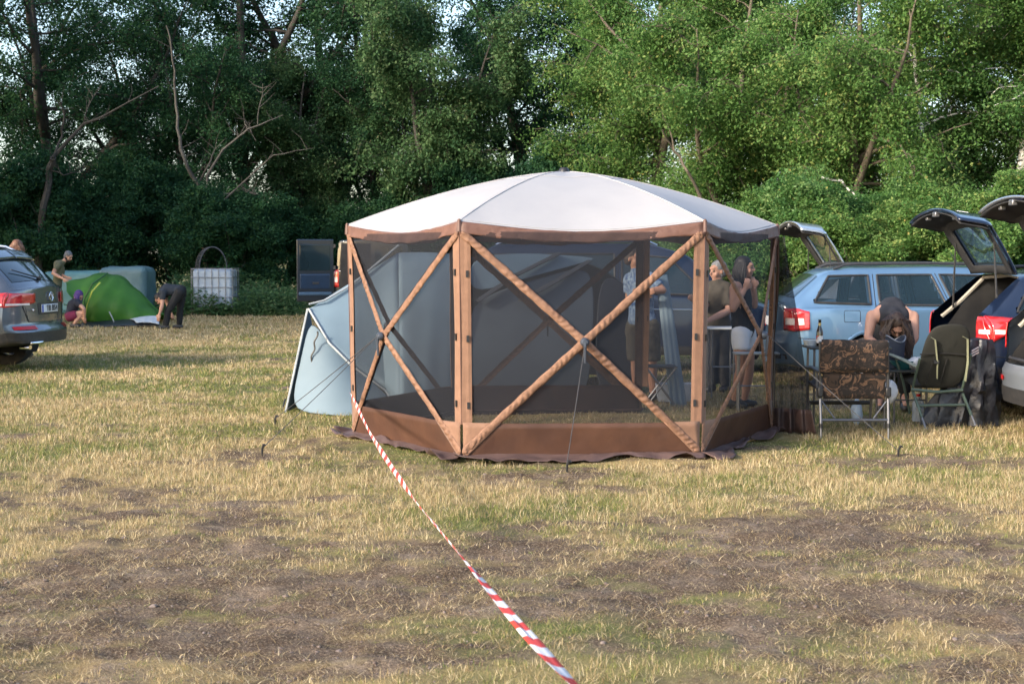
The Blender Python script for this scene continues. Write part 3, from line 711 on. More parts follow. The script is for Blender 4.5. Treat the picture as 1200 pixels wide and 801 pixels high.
# ------------------------------------------------------------------ blue grey tent behind the gazebo
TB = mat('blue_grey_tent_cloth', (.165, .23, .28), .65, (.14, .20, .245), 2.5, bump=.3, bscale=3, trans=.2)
TBD = mat('shaded_tent_cloth', (.10, .125, .145), .6, (.08, .10, .12), 2.5, bump=.3, bscale=3, trans=.15)  # tent cloth darkened: shade on the front and right end put into colour
TBL = mat('sky_lit_tent_cloth', (.20, .285, .35), .65, (.175, .25, .31), 2.5, bump=.3, bscale=3, trans=.2)  # same tent cloth lightened: skylight on front and roof panels put into colour
BAND = mat('dark_tent_band', (.03, .035, .045), .8)
POLE = mat('pale_pole_sleeve', (.32, .35, .37), .6)
def patch(cs, bul=(0, 0, 0), n=14, m=14, wr=0):
    """bilinear patch a,b (top edge) d,c (bottom edge), bulging along a vector"""
    a, b, c, d = [Vector(q) for q in cs]; bul = Vector(bul); rows = []
    for i in range(m + 1):
        t = i / m; l = a.lerp(d, t); r_ = b.lerp(c, t); row = []
        for j in range(n + 1):
            s = j / n; row.append(l.lerp(r_, s) + bul * 4 * (.5 * s * (1 - s) + .5 * t * (1 - t)) * 1.0 + Vector((0, wr * math.sin(s * 19 + t * 4), 0)) * t)
        rows.append(row)
    return rows
TT = thing('tent', 'blue grey bivvy tent half hidden behind the left side of the gazebo', 'tent', (-.6, 16.2, 0))
og = Vector(TT.location)
A = P(362, 362, 15.35); B_ = P(467, 296, 16.0); C_ = P(545, 299, 16.3); D_ = P(640, 296, 16.9); E_ = P(700, 303, 17.2); F_ = P(752, 345, 17.4)
K1 = P(386, 402, 15.15); K2 = P(412, 428, 15.1); K3 = P(452, 458, 15.12)
f0 = G(335, 483); f1 = G(372, 487); f2 = G(412, 489); f3 = G(470, 487); f4 = G(545, 480); f5 = G(745, 466)
wall = MB(og)
wall.grid([[A, K1, K2, K3, f3], [A.lerp(f0, .5) + Vector((.03, 0, 0)), K1.lerp(f1, .5), K2.lerp(f2, .5), K3.lerp(f3, .5) , f3], [f0, f1, f2, f3, f3 + Vector((.01, 0, 0))]])
wall.build('side_wall', TB, TT, solid=.004, sub=2)
fl = MB(og)
up = []
for i in range(13):
    t = i / 12; top_ = A.lerp(B_, t)
    cv = [A, K1, K2, K3, f3]; q = t * 4; ii = min(int(q), 3); bot = cv[ii].lerp(cv[ii + 1], q - ii)
    up.append([top_.lerp(bot, s / 10) + Vector((0, -.02, .03)) * math.sin(math.pi * s / 10) * t for s in range(11)])
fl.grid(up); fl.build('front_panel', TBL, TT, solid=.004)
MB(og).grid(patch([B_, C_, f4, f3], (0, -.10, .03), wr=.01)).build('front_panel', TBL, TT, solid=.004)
mid = [P(545, 352, 16.1), P(600, 332, 16.4), P(650, 318, 16.8), E_]
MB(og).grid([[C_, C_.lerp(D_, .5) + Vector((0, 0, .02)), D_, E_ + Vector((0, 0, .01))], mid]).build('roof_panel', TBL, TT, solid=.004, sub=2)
def low_(top_r, bot_r): return [top_r, [m_.lerp(q, .5) + Vector((0, -.12, 0)) for m_, q in zip(top_r, bot_r)], bot_r]
bl = [f4, f4.lerp(f5, .3), f4.lerp(f5, .55), f4.lerp(f5, .72)]
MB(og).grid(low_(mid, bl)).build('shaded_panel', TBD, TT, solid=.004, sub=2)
MB(og).grid(low_([mid[-1], F_], [bl[-1], f5])).build('entrance_shade', mat('entrance_shade_cloth', (.018, .022, .03), .8), TT, solid=.004, sub=2)  # closed dark sheet painting the shade inside the tent entrance
rg_ = [A, B_, C_, D_, E_, F_]; bk = [Vector((q.x * 1.02, q.y + (1.6 if i else .9), .55 * q.z)) for i, q in enumerate(rg_)]; bb = [Vector((q.x * 1.02 - .05, q.y + (2.1 if i else 1.2), 0)) for i, q in enumerate(rg_)]
MB(og).grid([rg_, bk, bb]).build('back_panel', TB, TT, solid=.004, sub=2)
MB(og).grid([[f0, A], [bb[0], bk[0]]]).build('end_panel', TB, TT, solid=.004)
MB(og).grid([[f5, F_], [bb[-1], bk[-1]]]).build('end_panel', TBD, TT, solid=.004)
for q in ([A, K1, K2, K3, f3], [A + Vector((-.01, 0, 0)), f0]):
    MB(og).tube([p + Vector((0, -.012, .004)) for p in q], .013, 6).build('pole_sleeve', POLE, TT)
MB(og).tube([A + Vector((0, 0, .05)), P(380, 352, 15.4), P(412, 334, 15.6), B_ + Vector((0, 0, .08))], .012, 6).build('ridge_strap', POLE, TT)
MB(og).tube([P(560, 352, 16.0), P(605, 322, 16.4), P(655, 297, 16.9)], .045, 6, flat=.4).build('roof_band', BAND, TT)
MB(og).tube([P(610, 352, 16.2), P(650, 330, 16.6), P(690, 306, 17.1)], .045, 6, flat=.4).build('roof_band', BAND, TT)
z_ = [P(372 - 14 * t + 1.2 * math.sin(t * 25), 388 + 66 * t, 15.09) for t in [i / 24 for i in range(25)]]
MB(og).tube(z_, .009, 5).build('zip', BLACKP, TT)
for px, py in ((335, 478), (377, 484)):
    g = G(px, py); MB(og).tube([g + Vector((0, -.03, .10)), g + Vector((-.02, -.1, .0))], .01, 5).build('peg_loop', BLACKP, TT)
MB(og).grid(patch([P(768, 322, 16.3), P(782, 322, 16.3), P(806, 482, 15.6), P(786, 482, 15.6)], (0, -.03, 0), wr=.01)).build('door_flap', TB, TT, solid=.005)

# ------------------------------------------------------------------ barrier tape
def tape():
    pts = [(411, 461, 12.75), (425, 490, 11.4), (440, 518, 10.3), (480, 577, 8.05), (540, 650, 5.95), (600, 722, 4.62), (672, 801, 3.62), (760, 893, 2.9)]
    q = [P(*p) for p in pts]; dn = []
    for i in range(len(q) - 1):
        p0 = q[max(i - 1, 0)]; p1 = q[i]; p2 = q[i + 1]; p3 = q[min(i + 2, len(q) - 1)]
        for j in range(30):
            t = j / 30; dn.append(.5 * ((2 * p1) + (p2 - p0) * t + (2 * p0 - 5 * p1 + 4 * p2 - p3) * t * t + (3 * p1 - p0 - 3 * p2 + p3) * t ** 3))
    dn.append(q[-1]); L = 0; rows = []; us = []
    for i, p in enumerate(dn):
        t = dn[min(i + 1, len(dn) - 1)] - dn[max(i - 1, 0)]; t.normalize()
        if i: L += (p - dn[i - 1]).length
        a = t.cross(Vector((0, 0, 1))).normalized(); b = a.cross(t)
        th = R(60) + .9 * math.sin(L * .55) + .35 * math.sin(L * 2.1) ; wd = .0175 + .003 * math.sin(L * 3)
        w_ = a * math.cos(th) + b * math.sin(th); n = t.cross(w_)
        rows.append([p - w_ * wd, p - w_ * wd * .4 + n * .004, p + w_ * wd * .4 + n * .005 * math.sin(L * 5), p + w_ * wd]); us.append(L)
    mb = MB(); mb.grid(rows); og = Vector((dn[-1].x / 2, 8, 0)); mb.v = [v - og for v in mb.v]
    m = bpy.data.materials.new('red_white_tape'); m.use_nodes = True; n = m.node_tree; b = n.nodes['Principled BSDF']; b.inputs['Roughness'].default_value = .35
    at = n.nodes.new('ShaderNodeAttribute'); at.attribute_name = 'run'
    fr = n.nodes.new('ShaderNodeMath'); fr.operation = 'FRACT'; n.links.new(at.outputs['Fac'], fr.inputs[0])
    cr = n.nodes.new('ShaderNodeValToRGB'); cr.color_ramp.interpolation = 'CONSTANT'; e = cr.color_ramp.elements; e[0].color = (.78, .07, .055, 1); e[1].position = .5; e[1].color = (.86, .86, .88, 1)
    n.links.new(fr.outputs[0], cr.inputs[0]); n.links.new(cr.outputs[0], b.inputs['Base Color'])
    tl = n.nodes.new('ShaderNodeBsdfTranslucent'); n.links.new(cr.outputs[0], tl.inputs[0]); mx = n.nodes.new('ShaderNodeMixShader'); mx.inputs[0].default_value = .3
    n.links.new(b.outputs[0], mx.inputs[1]); n.links.new(tl.outputs[0], mx.inputs[2]); n.links.new(mx.outputs[0], n.nodes['Material Output'].inputs[0])
    o = mb.build('barrier_tape', m, origin=og, solid=.0006, fixn=False)
    a_ = o.data.attributes.new('run', 'FLOAT', 'POINT'); a_.data.foreach_set('value', [us[i // 4] / .27 + (i % 4) * .07 for i in range(len(us) * 4)])
    tag(o, 'twisted red and white striped barrier tape running from the gazebo to the foreground', 'barrier tape')
tape()
# ------------------------------------------------------------------ cars
def paint(name, c, metal=.55, rough=.28): 
    return mat(name, c, rough, tuple(x * .93 for x in c), 3, metal=metal, coat=1.0)
GLASS = mat('car_glass', (.010, .020, .026), .04, (.014, .028, .036), 1.5, spec=.6, coat=.3)
TINT = mat('tinted_glass', (.010, .022, .028), .03, (.014, .03, .038), 1.5, spec=.6, coat=.3, alpha=.62)
RUBBER = mat('tyre_rubber', (.022, .022, .023), .85, (.05, .045, .04), 9)
TRIM = mat('black_trim', (.02, .02, .022), .5, (.035, .033, .032), 20)
RIM = mat('alloy', (.45, .46, .48), .3, metal=.9)
CHROME = mat('chrome', (.8, .8, .82), .12, metal=1)
SEAM = mat('door_gap', (.008, .008, .009), .8)
def lens(name, c, c2):
    m = mat(name, c, .12, c2, 9, coat=1, lo=.42, hi=.58, stretch=(1, 1, 2.2)); return m
TAIL = lens('red_lens', (.38, .008, .012), (.55, .03, .03)); TAILW = lens('clear_lens', (.7, .55, .52), (.85, .75, .72)); DRED = mat('red_reflector', (.5, .01, .012), .2)
HATCHGLASS = mat('tailgate_glass', (.01, .02, .025), .03, (.014, .03, .036), 1.5, spec=.8, coat=1.0, alpha=.72)
CREAM = mat('cargo_lining', (.42, .38, .32), .8); DARKIN = mat('dark_lining', (.012, .012, .014), .85, (.025, .024, .024), 6)
PLATE = mat('plate_white', (.75, .76, .78), .4); BLUE_ = mat('plate_blue', (.02, .07, .4), .4); INK = mat('plate_ink', (.015, .015, .02), .5)

def inside(poly, x, z, m=.022):
    n = len(poly)
    for i in range(n):
        (x0, z0), (x1, z1) = poly[i], poly[(i + 1) % n]; l = math.hypot(x1 - x0, z1 - z0)
        if ((x1 - x0) * (z - z0) - (z1 - z0) * (x - x0)) / l < m: return False
    return True
class Car:
    def __init__(s, L, st, bow=.16, bowf=.3, wheels=(.9, 3.6), wr=.32, ra=.37, bump=.05):
        xs = np.array([q[0] for q in st]); V = np.array([q[1:] for q in st]); s.L = L
        X = np.linspace(0, L, 601); D = np.stack([np.interp(X, xs, V[:, i]) for i in range(V.shape[1])], 1)
        ker = np.ones(19) / 19; Dp = np.pad(D, ((9, 9), (0, 0)), 'edge'); s.X = X
        s.D = np.stack([np.convolve(Dp[:, i], ker, 'valid') for i in range(V.shape[1])], 1)
        s.bow, s.bowf, s.W = bow, bowf, float(V[:, 5].max()); s.wheels, s.wr, s.ra, s.bump = wheels, wr, ra, bump
    def ring(s, x):
        zb, zw, zs, zt, wb, ww, ws, wt = [np.interp(x, s.X, s.D[:, i]) for i in range(8)]
        g = zt - zs
        return [(0, zb), (.88 * wb, zb), (wb, zb + .09), (ww, zw), (ws, zs), (ws - .035, zs + min(.05, g * .3)), (wt, zt - min(.07, g * .3)), (wt - .13, zt - .012), (0, zt + .012)]
    def S(s, x, t, sd=1, off=0.):
        kx = round(x, 4)
        if not hasattr(s, 'rc'): s.rc = {}
        if kx not in s.rc: s.rc[kx] = s.ring(min(max(x, 0), s.L))
        r = s.rc[kx]; t = min(max(t, 0), 8); i = min(int(t), 7); f = t - i
        p0 = r[max(i - 1, 0)]; p1 = r[i]; p2 = r[i + 1]; p3 = r[min(i + 2, 8)] if i < 7 else (-r[7][0], r[7][1])
        def cr(k):
            m1 = (p2[k] - p0[k]) * .32; m2 = (p3[k] - p1[k]) * .32
            return (2 * f ** 3 - 3 * f * f + 1) * p1[k] + (f ** 3 - 2 * f * f + f) * m1 + (-2 * f ** 3 + 3 * f * f) * p2[k] + (f ** 3 - f * f) * m2
        y, z = cr(0), cr(1)
        if i == 0: y, z = p1[0] + (p2[0] - p1[0]) * f, p1[1]
        q = (y / s.W) ** 2
        xx = x + s.bow * q * math.exp(-x / .35) - s.bowf * q * math.exp(-(s.L - x) / .5)
        return Vector((xx - s.L / 2, sd * y, z))
    def Sn(s, x, t, sd, off):
        p = s.S(x, t, sd); a = s.S(x + .03, t, sd) - s.S(x - .03 if x > .03 else x, t, sd); b = s.S(x, min(t + .08, 8), sd) - s.S(x, max(t - .08, 0), sd)
        n = a.cross(b) * sd
        if n.length < 1e-9: return p
        n.normalize()
        return p - n * off
    def tz(s, x, z):
        lo, hi = 2.0, 6.95
        for _ in range(22):
            m = (lo + hi) / 2
            if s.S(x, m).z < z: lo = m
            else: hi = m
        return lo
    def Sz(s, x, z, sd, off=0.): return s.Sn(x, s.tz(x, z), sd, off)
    def ymax(s, z):
        if not hasattr(s, 'ytab'):
            ts = np.linspace(1.0, 7.6, 60); P_ = [s.S(0, t) for t in ts]; s.ytab = ([p.z for p in P_], [p.y for p in P_])
        return float(np.interp(z, *s.ytab))
    def RP(s, y, z, off=0.):
        ym = s.ymax(z); f = min(abs(y) / max(ym, .01), 1)
        x = s.bow * (y / s.W) ** 2 - .045 * (1 - f ** 6) - s.bump * sstep(.66, .58, z) * (1 - f ** 10)
        return Vector((float(x) - s.L / 2 - off, y, z))
    def body(s, root, pm, lower, hatch=None, hatch_w=.8, z_load=.65, t_h=6.75, zl=.34, holes=()):
        nx, nt = 150, 44; mb = MB(); low = MB(); xs = [s.L * (.5 - .5 * math.cos(math.pi * i / nx)) * .35 + s.L * i / nx * .65 for i in range(nx + 1)]
        ts = [8 * j / nt for j in range(nt + 1)]
        for sd in (1, -1):
            pts = [[s.S(x, t, sd) for t in ts] for x in xs]
            for xw in s.wheels:
                cx = xw - s.L / 2; cz = s.wr
                for row in pts:
                    for p in row:
                        if abs(p.y) > s.W * .6:
                            d = math.hypot(p.x - cx, p.z - cz)
                            if s.ra - .03 < d < s.ra + .02 and p.z > .2:
                                k = s.ra / d; p.x = cx + (p.x - cx) * k; p.z = cz + (p.z - cz) * k
            n0 = len(mb.v); m0 = len(low.v); fl_ = [p for row in pts for p in row]; mb.v += fl_; low.v += [Vector(p) for p in fl_]
            for i in range(nx):
                for j in range(nt):
                    a = (i * (nt + 1) + j, i * (nt + 1) + j + 1, (i + 1) * (nt + 1) + j + 1, (i + 1) * (nt + 1) + j)
                    c = (fl_[a[0]] + fl_[a[1]] + fl_[a[2]] + fl_[a[3]]) / 4
                    if any(math.hypot(c.x - (xw - s.L / 2), c.z - s.wr) < s.ra for xw in s.wheels) and abs(c.y) > s.W * .55: continue
                    if any(inside(h, c.x + s.L / 2, c.z) for h in holes) and abs(c.y) > s.W * .5: continue
                    if hatch is not None and ts[j] >= t_h and xs[i + 1] < hatch + 1e-6: continue
                    (low if c.z < zl else mb).f.append(tuple((m0 if c.z < zl else n0) + q for q in a))
        # rear and front ends
        for end in (0, 1):
            rows = []
            for j in range(0, nt + 1):
                p = s.S(0 if end == 0 else s.L, ts[j]); row = []
                for k in range(29):
                    f = (k - 14) / 14
                    if end == 0: q = s.RP(f * p.y, p.z)
                    else: q = Vector((s.L / 2 - s.bowf * (f * p.y / s.W) ** 2 + .05 * (1 - abs(f) ** 6), f * p.y, p.z))
                    row.append(q)
                rows.append(row)
            n0 = len(mb.v); mb.v += [q for r_ in rows for q in r_]
            for j in range(nt):
                for k in range(28):
                    c = rows[j][k].lerp(rows[j + 1][k + 1], .5)
                    if end == 0 and hatch is not None and c.z > z_load and abs(c.y) < hatch_w * s.W: continue
                    if c.z < zl:
                        low.add([rows[j][k], rows[j][k + 1], rows[j + 1][k + 1], rows[j + 1][k]], [(0, 1, 2, 3)])
                        continue
                    mb.f.append((n0 + j * 29 + k, n0 + j * 29 + k + 1, n0 + (j + 1) * 29 + k + 1, n0 + (j + 1) * 29 + k))
        b = mb.build('body', pm, root)
        lo = low.build('sill', lower, root)
        for xw in s.wheels:
            for sd in (1, -1):
                w_ = MB(); cx = xw - s.L / 2; r = s.wr; yo = sd * (s.W - .11)
                # tyre as a turned ring about y
                prof = [(r * .62, -.095), (r * .9, -.105), (r * .985, -.085), (r, -.03), (r, .03), (r * .985, .085), (r * .9, .105), (r * .62, .095)]
                rows = [[Vector((cx + rr_ * math.cos(2 * math.pi * k / 28), yo + yy, r + rr_ * math.sin(2 * math.pi * k / 28))) for k in range(28)] for rr_, yy in prof]
                w_.grid(rows, closed=True); tyre = w_.build('wheel', RUBBER, root)
                rm = MB(); yf = yo + sd * .075
                rm.grid([[Vector((cx + rr_ * math.cos(2 * math.pi * k / 28), yf + sd * yy, r + rr_ * math.sin(2 * math.pi * k / 28))) for k in range(28)] for rr_, yy in ((r * .66, .012), (r * .6, .018), (r * .58, -.05))], closed=True)
                for k in range(5):
                    a = 2 * math.pi * k / 5 + .3
                    rm.tube([(cx, yf, r), (cx + math.cos(a) * r * .6, yf + sd * .008, r + math.sin(a) * r * .6)], [.04, .026], 6, flat=.5)
                rm.ball((cx, yf + sd * .01, r), (.05, .02, .05)); rm.build('rim', RIM, tyre)
                am_ = [];
                for k in range(33):
                    a = R(-12) + R(204) * k / 32; p = Vector((cx + (s.ra + .004) * math.cos(a), 0, r + (s.ra + .004) * math.sin(a)))
                    if p.z > .27: q = s.Sz(p.x + s.L / 2, p.z, sd, .0); am_.append(q)
                MB().tube(am_, .020, 6).build('arch_lip', pm if lower is pm else lower, root)
                wl = MB(); wl.grid([[Vector((cx + rr_ * math.cos(2 * math.pi * k / 28), sd * yy, r + rr_ * math.sin(2 * math.pi * k / 28))) for k in range(28)] for rr_, yy in ((s.ra + .004, s.W - .035), (s.ra + .004, s.W - .42), (.02, s.W - .42))], closed=True)
                wl.v = [Vector((p.x, p.y, max(p.z, .2))) for p in wl.v]
                wl.build('wheel_arch', DARKIN, root, fixn=False)
        return b
    def sidepatch(s, poly4, sd, off=.004, n=14, m=8):
        """poly4: (x0,z0) bottom rear, (x1,z1) bottom front, (x2,z2) top front, (x3,z3) top rear"""
        (a, b, c, d) = [Vector((*q, 0)) for q in poly4]; rows = []
        for i in range(m + 1):
            t = i / m; l = a.lerp(d, t); r_ = b.lerp(c, t)
            rows.append([s.Sz(q.x, q.y, sd, off) for q in [l.lerp(r_, k / n) for k in range(n + 1)]])
        return rows
    def rearpatch(s, poly4, off=.004, n=10, m=8):
        (a, b, c, d) = [Vector((*q, 0)) for q in poly4]; rows = []
        for i in range(m + 1):
            t = i / m; l = a.lerp(d, t); r_ = b.lerp(c, t)
            rows.append([s.RP(q.x, q.y, off) for q in [l.lerp(r_, k / n) for k in range(n + 1)]])
        return rows
    def window(s, root, poly, sd, name='side_window', gm=None):
        g = MB().grid(s.sidepatch(poly, sd, .006)).build(name, gm or GLASS, root, fixn=False)
        rows = s.sidepatch(poly, sd, .008); edge = rows[0] + [r_[-1] for r_ in rows[1:]] + rows[-1][::-1][1:] + [r_[0] for r_ in rows[::-1]][1:-1]
        MB().tube(edge, .014, 6, closed=True).build('window_seal', TRIM, g)
        return g
    def seats(s, root, xs_, z0=.5):
        m = mat('seat_fabric_' + root.name, (.05, .05, .055), .9); m2 = mat('headlining_' + root.name, (.16, .15, .14), .9)
        for x in xs_:
            for y in (-.36, .36):
                st = MB().box((x - s.L / 2, y, z0 + .30), (.16, .50, .72), Euler((0, R(-14), 0))).build('seat', m, root, bevel=.05); MB().box((x - .13 - s.L / 2, y, z0 + .74), (.09, .27, .19), Euler((0, R(-10), 0))).build('headrest', m, st, bevel=.04)
        MB().box((1.9 - s.L / 2, 0, .62), (3.0, s.W * 1.7, .04)).build('cabin_floor', DARKIN, root)
    def seam(s, root, pts, sd, r=.0045, name='door_gap'):
        q = []
        for i in range(len(pts) - 1):
            for t in range(6):
                q.append((pts[i][0] + (pts[i + 1][0] - pts[i][0]) * t / 6, pts[i][1] + (pts[i + 1][1] - pts[i][1]) * t / 6))
        q.append(pts[-1]); MB().tube([s.Sz(x, z, sd, .001) for x, z in q], r, 4).build(name, SEAM, root)
    def taillight(s, root, ry, sx, z0, z1, sd, cl=(.42, .15), rz=None, sdz=None):
        mb = MB(); ym0 = s.ymax(z0) ; ym1 = s.ymax(z1); rz = rz or (z0, z1); sdz = sdz or (z0, z1)
        pr = [(sd * ry, rz[0]), (sd * ym0, z0), (sd * ym1, z1), (sd * ry, rz[1])]
        mb.grid(s.rearpatch(pr, .014)); rr_ = s.sidepatch([(0.0, z0), (sx, sdz[0]), (sx, sdz[1]), (0.0, z1)], sd, .014); mb.grid(rr_)
        rp_ = s.rearpatch(pr, .014); mb.grid([[r_[-1] for r_ in rp_], [r_[0] for r_ in rr_]])
        l = mb.build('tail_light', TAIL, root, solid=.012)
        zc = z0 + (z1 - z0) * cl[0]; h = (z1 - z0) * cl[1]
        w_ = MB().grid(s.sidepatch([(.03, zc - h), (sx * .6, zc - h * .9), (sx * .55, zc + h), (.03, zc + h)], sd, .024))
        w_.grid(s.rearpatch([(sd * (ry + .25 * (ym0 - ry)), zc - h), (sd * (ym0 - .01), zc - h), (sd * (ym0 - .01), zc + h), (sd * (ry + .25 * (ym0 - ry)), zc + h)], .024))
        w_.build('clear_lens', TAILW, l, fixn=False)
        return l
    def railing(s, root, x0, x1, m_, y=None, h=.035):
        for sd in (1, -1):
            pts = [];
            for i in range(17):
                x = x0 + (x1 - x0) * i / 16; p = s.S(x, 7.0, sd); p.z += .006 + h * min(1, 5 * math.sin(math.pi * i / 16)); pts.append(p)
            MB().tube(pts, .017, 8).build('roof_rail', m_, root)
    def mirror(s, root, x, z, pm):
        for sd in (1, -1):
            p = s.Sz(x, z, sd, .0); MB().ball(p + Vector((0, sd * .13, .05)), (.06, .11, .075)).tube([p, p + Vector((0, sd * .1, .03))], .02, 6).build('wing_mirror', pm, root)
    def handle(s, root, x, z, m_):
        for sd in (1, -1):
            p = s.Sz(x, z, sd, .02); MB().box(p, (.2, .02, .028)).build('door_handle', m_, root, bevel=.008)
    def hatch(s, root, xh, pm, deg, z_lo=.66, w=.8, t_h=6.75, gx=(.04, .9), plate=None, name='tailgate'):
        # rows run from the hinge down to the bottom lip; columns across
        prof = [('t', xh * (1 - i / 12)) for i in range(12)] ; z0 = s.S(0, 8).z
        prof += [('t', .005)] + [('r', z0 - .02 - (z0 - .02 - z_lo) * i / 10) for i in range(1, 11)]
        nC = 24; rows = []
        for kd, v in prof:
            row = []
            for k in range(nC + 1):
                f = (k - nC / 2) / (nC / 2)
                if kd == 't':
                    yt = s.S(v, t_h).y * .99; lo, hi = t_h, 8.0
                    for _ in range(18):
                        m = (lo + hi) / 2
                        if s.S(v, m).y > abs(f) * yt: lo = m
                        else: hi = m
                    q = s.S(v, lo, 1 if f >= 0 else -1); q.x -= .006
                else:
                    q = s.RP(f * min(w * s.W, s.ymax(v) * .97), v, .006)
                row.append(q)
            rows.append(row)
        H = Vector((xh - s.L / 2, 0, s.S(xh, 8).z)); rot = Matrix.Translation(H) @ Matrix.Rotation(R(deg), 4, 'Y') @ Matrix.Translation(-H)
        ctr = Vector((.25 * s.L * 0 + (.6 - s.L / 2), 0, .9))
        def cloud(r0, r1, hole, inset=0.):
            mb = MB(); n = len(rows); vs_ = []
            for i in range(r0, r1):
                for q in rows[i]:
                    d = (ctr - q); d.y *= .3; d.normalize(); vs_.append(rot @ (q + d * inset))
            fs = []
            for i in range(r1 - r0 - 1):
                for k in range(nC):
                    if hole and 2 <= i + r0 <= 10 and 3 <= k <= nC - 4: continue
                    a = i * (nC + 1) + k; fs.append((a, a + 1, a + nC + 2, a + nC + 1))
            return mb.add(vs_, fs)
        n = len(rows)
        tgm = cloud(0, n, True).build(name, pm, root, solid=.02)
        cloud(0, n, True, .04).build('inner_trim', DARKIN, tgm, solid=.012)
        gm = MB(); vs_ = [rot @ (q + (ctr - q).normalized() * .015) for i in range(2, 12) for q in rows[i][3:nC - 2]]; c = len(rows[2][3:nC - 2])
        gm.add(vs_, [(i * c + k, i * c + k + 1, (i + 1) * c + k + 1, (i + 1) * c + k) for i in range(9) for k in range(c - 1)]); gm.build('rear_window', HATCHGLASS, tgm, fixn=False)
        # handles, lock and plate recess on the lip
        i = n - 3
        for k in (5, nC - 6):
            q = rot @ (rows[i][k] + Vector((.05, 0, 0))); MB().box(q, (.05, .06, .04)).build('grip', STEEL, tgm, bevel=.008)
        q = rot @ (rows[n - 1][nC // 2] + Vector((.05, 0, .02))); MB().box(q, (.05, .09, .05)).build('latch', STEEL, tgm, bevel=.008)
        if plate:
            q = [rot @ s.RP(y, z, .02) for y, z in ((-.26, .80), (.26, .80), (.26, .91), (-.26, .91))]; nrm = (q[1] - q[0]).cross(q[2] - q[0]).normalized() * .008
            MB().prism(q, nrm).build('number_plate', PLATE, tgm, smooth=False)
        q = [rot @ (rows[12][nC // 2] + Vector((-.02, 0, 0))), rot @ (rows[7][nC // 2 + 5] + Vector((-.02, 0, .01)))]; MB().tube(q, .008, 5).build('rear_wiper', TRIM, tgm)
        for sd in (1, -1):
            b = rot @ (rows[9][2 if sd < 0 else nC - 2] + Vector((.05, 0, 0)))
            a = s.S(.22, t_h - .2, sd) + Vector((0, -sd * .04, -.12)); MB().tube([a, a.lerp(b, .55), b], [.011, .011, .006], 6).build('gas_strut', TRIM, tgm)
        return tgm
    def cargo(s, root, depth=1.25, z0=.62, w=.78, zt=None):
        zt = zt or s.S(.8, 8).z - .06; x0 = .07 - s.L / 2; x1 = x0 + depth; y = w * s.W
        mb = MB(); V_ = [(x0, -y, z0), (x1, -y, z0), (x1, y, z0), (x0, y, z0), (x0 + .5, -y * .78, zt), (x1, -y * .78, zt), (x1, y * .78, zt), (x0 + .5, y * .78, zt)]
        mb.add(V_, [(0, 1, 2, 3), (0, 1, 5, 4), (2, 3, 7, 6), (1, 2, 6, 5), (4, 5, 6, 7)]); mb.build('cargo_bay', DARKIN, root, fixn=False)
        for sd in (1, -1):
            MB().tube([(x0 + .10, sd * y * .97, z0 + .33), (x0 + .28, sd * y * .88, zt - .28), (x0 + .5, sd * y * .76, zt - .03), (x0 + .56, 0, zt)], .022, 6).build('lining_edge', CREAM, root)
        MB().box((x1 - .06, 0, z0 + .28), (.14, 1.7 * y, .55), Euler((0, R(8), 0))).build('seat_back', mat('seat_cloth_' + root.name, (.04, .04, .045), .9), root, bevel=.03)
def plate_text(parent, txt, q, size, m_, ext=.002, name='lettering'):
    """text laid on a plate: q = centre, x axis, normal"""
    c, ax, nr = q; cu = bpy.data.curves.new(name, 'FONT'); cu.body = txt; cu.size = size; cu.extrude = ext; cu.align_x = 'CENTER'; cu.align_y = 'CENTER'
    o = bpy.data.objects.new(name, cu); col.objects.link(o)
    z = Vector(nr).normalized(); x = Vector(ax).normalized(); y = z.cross(x)
    M = Matrix((x, y, z)).transposed().to_4x4(); M.translation = Vector(c); dg = bpy.context.evaluated_depsgraph_get(); me = bpy.data.meshes.new_from_object(o.evaluated_get(dg)); bpy.data.objects.remove(o)
    me.transform(M); return link(name, me, m_, parent)
def place(root, L, rear, deg):
    a = R(deg); root.location = (rear[0] + math.cos(a) * L / 2, rear[1] + math.sin(a) * L / 2, 0); root.rotation_euler = (0, 0, a)

# -- estate shape: x, zb, zw, zs, zt, wb, ww, ws, wt
def estate(L=4.57, H=1.47, W=.885, z0=1.02, slope=.50):
    return [(0, .30, .55, .90, z0, W * .86, W * .93, W * .90, W * .80), (.12, .26, .55, .93, z0 + .10, W * .91, W * .965, W * .935, W * .795), (slope, .22, .56, .95, H - .05, W * .95, W * .99, W * .965, W * .72), (slope + .35, .20, .56, .955, H - .01, W * .96, W, W * .97, W * .70),
            (1.9, .19, .56, .95, H, W * .96, W, W * .975, W * .69), (2.7, .19, .56, .94, H - .02, W * .96, W, W * .975, W * .69), (3.1, .20, .56, .93, H - .13, W * .96, W, W * .97, W * .70), (3.55, .20, .56, .91, 1.02, W * .95, W * .99, W * .95, W * .76), (4.2, .20, .53, .80, .86, W * .90, W * .96, W * .9, W * .72), (L, .24, .48, .66, .70, W * .74, W * .80, W * .74, W * .6)]
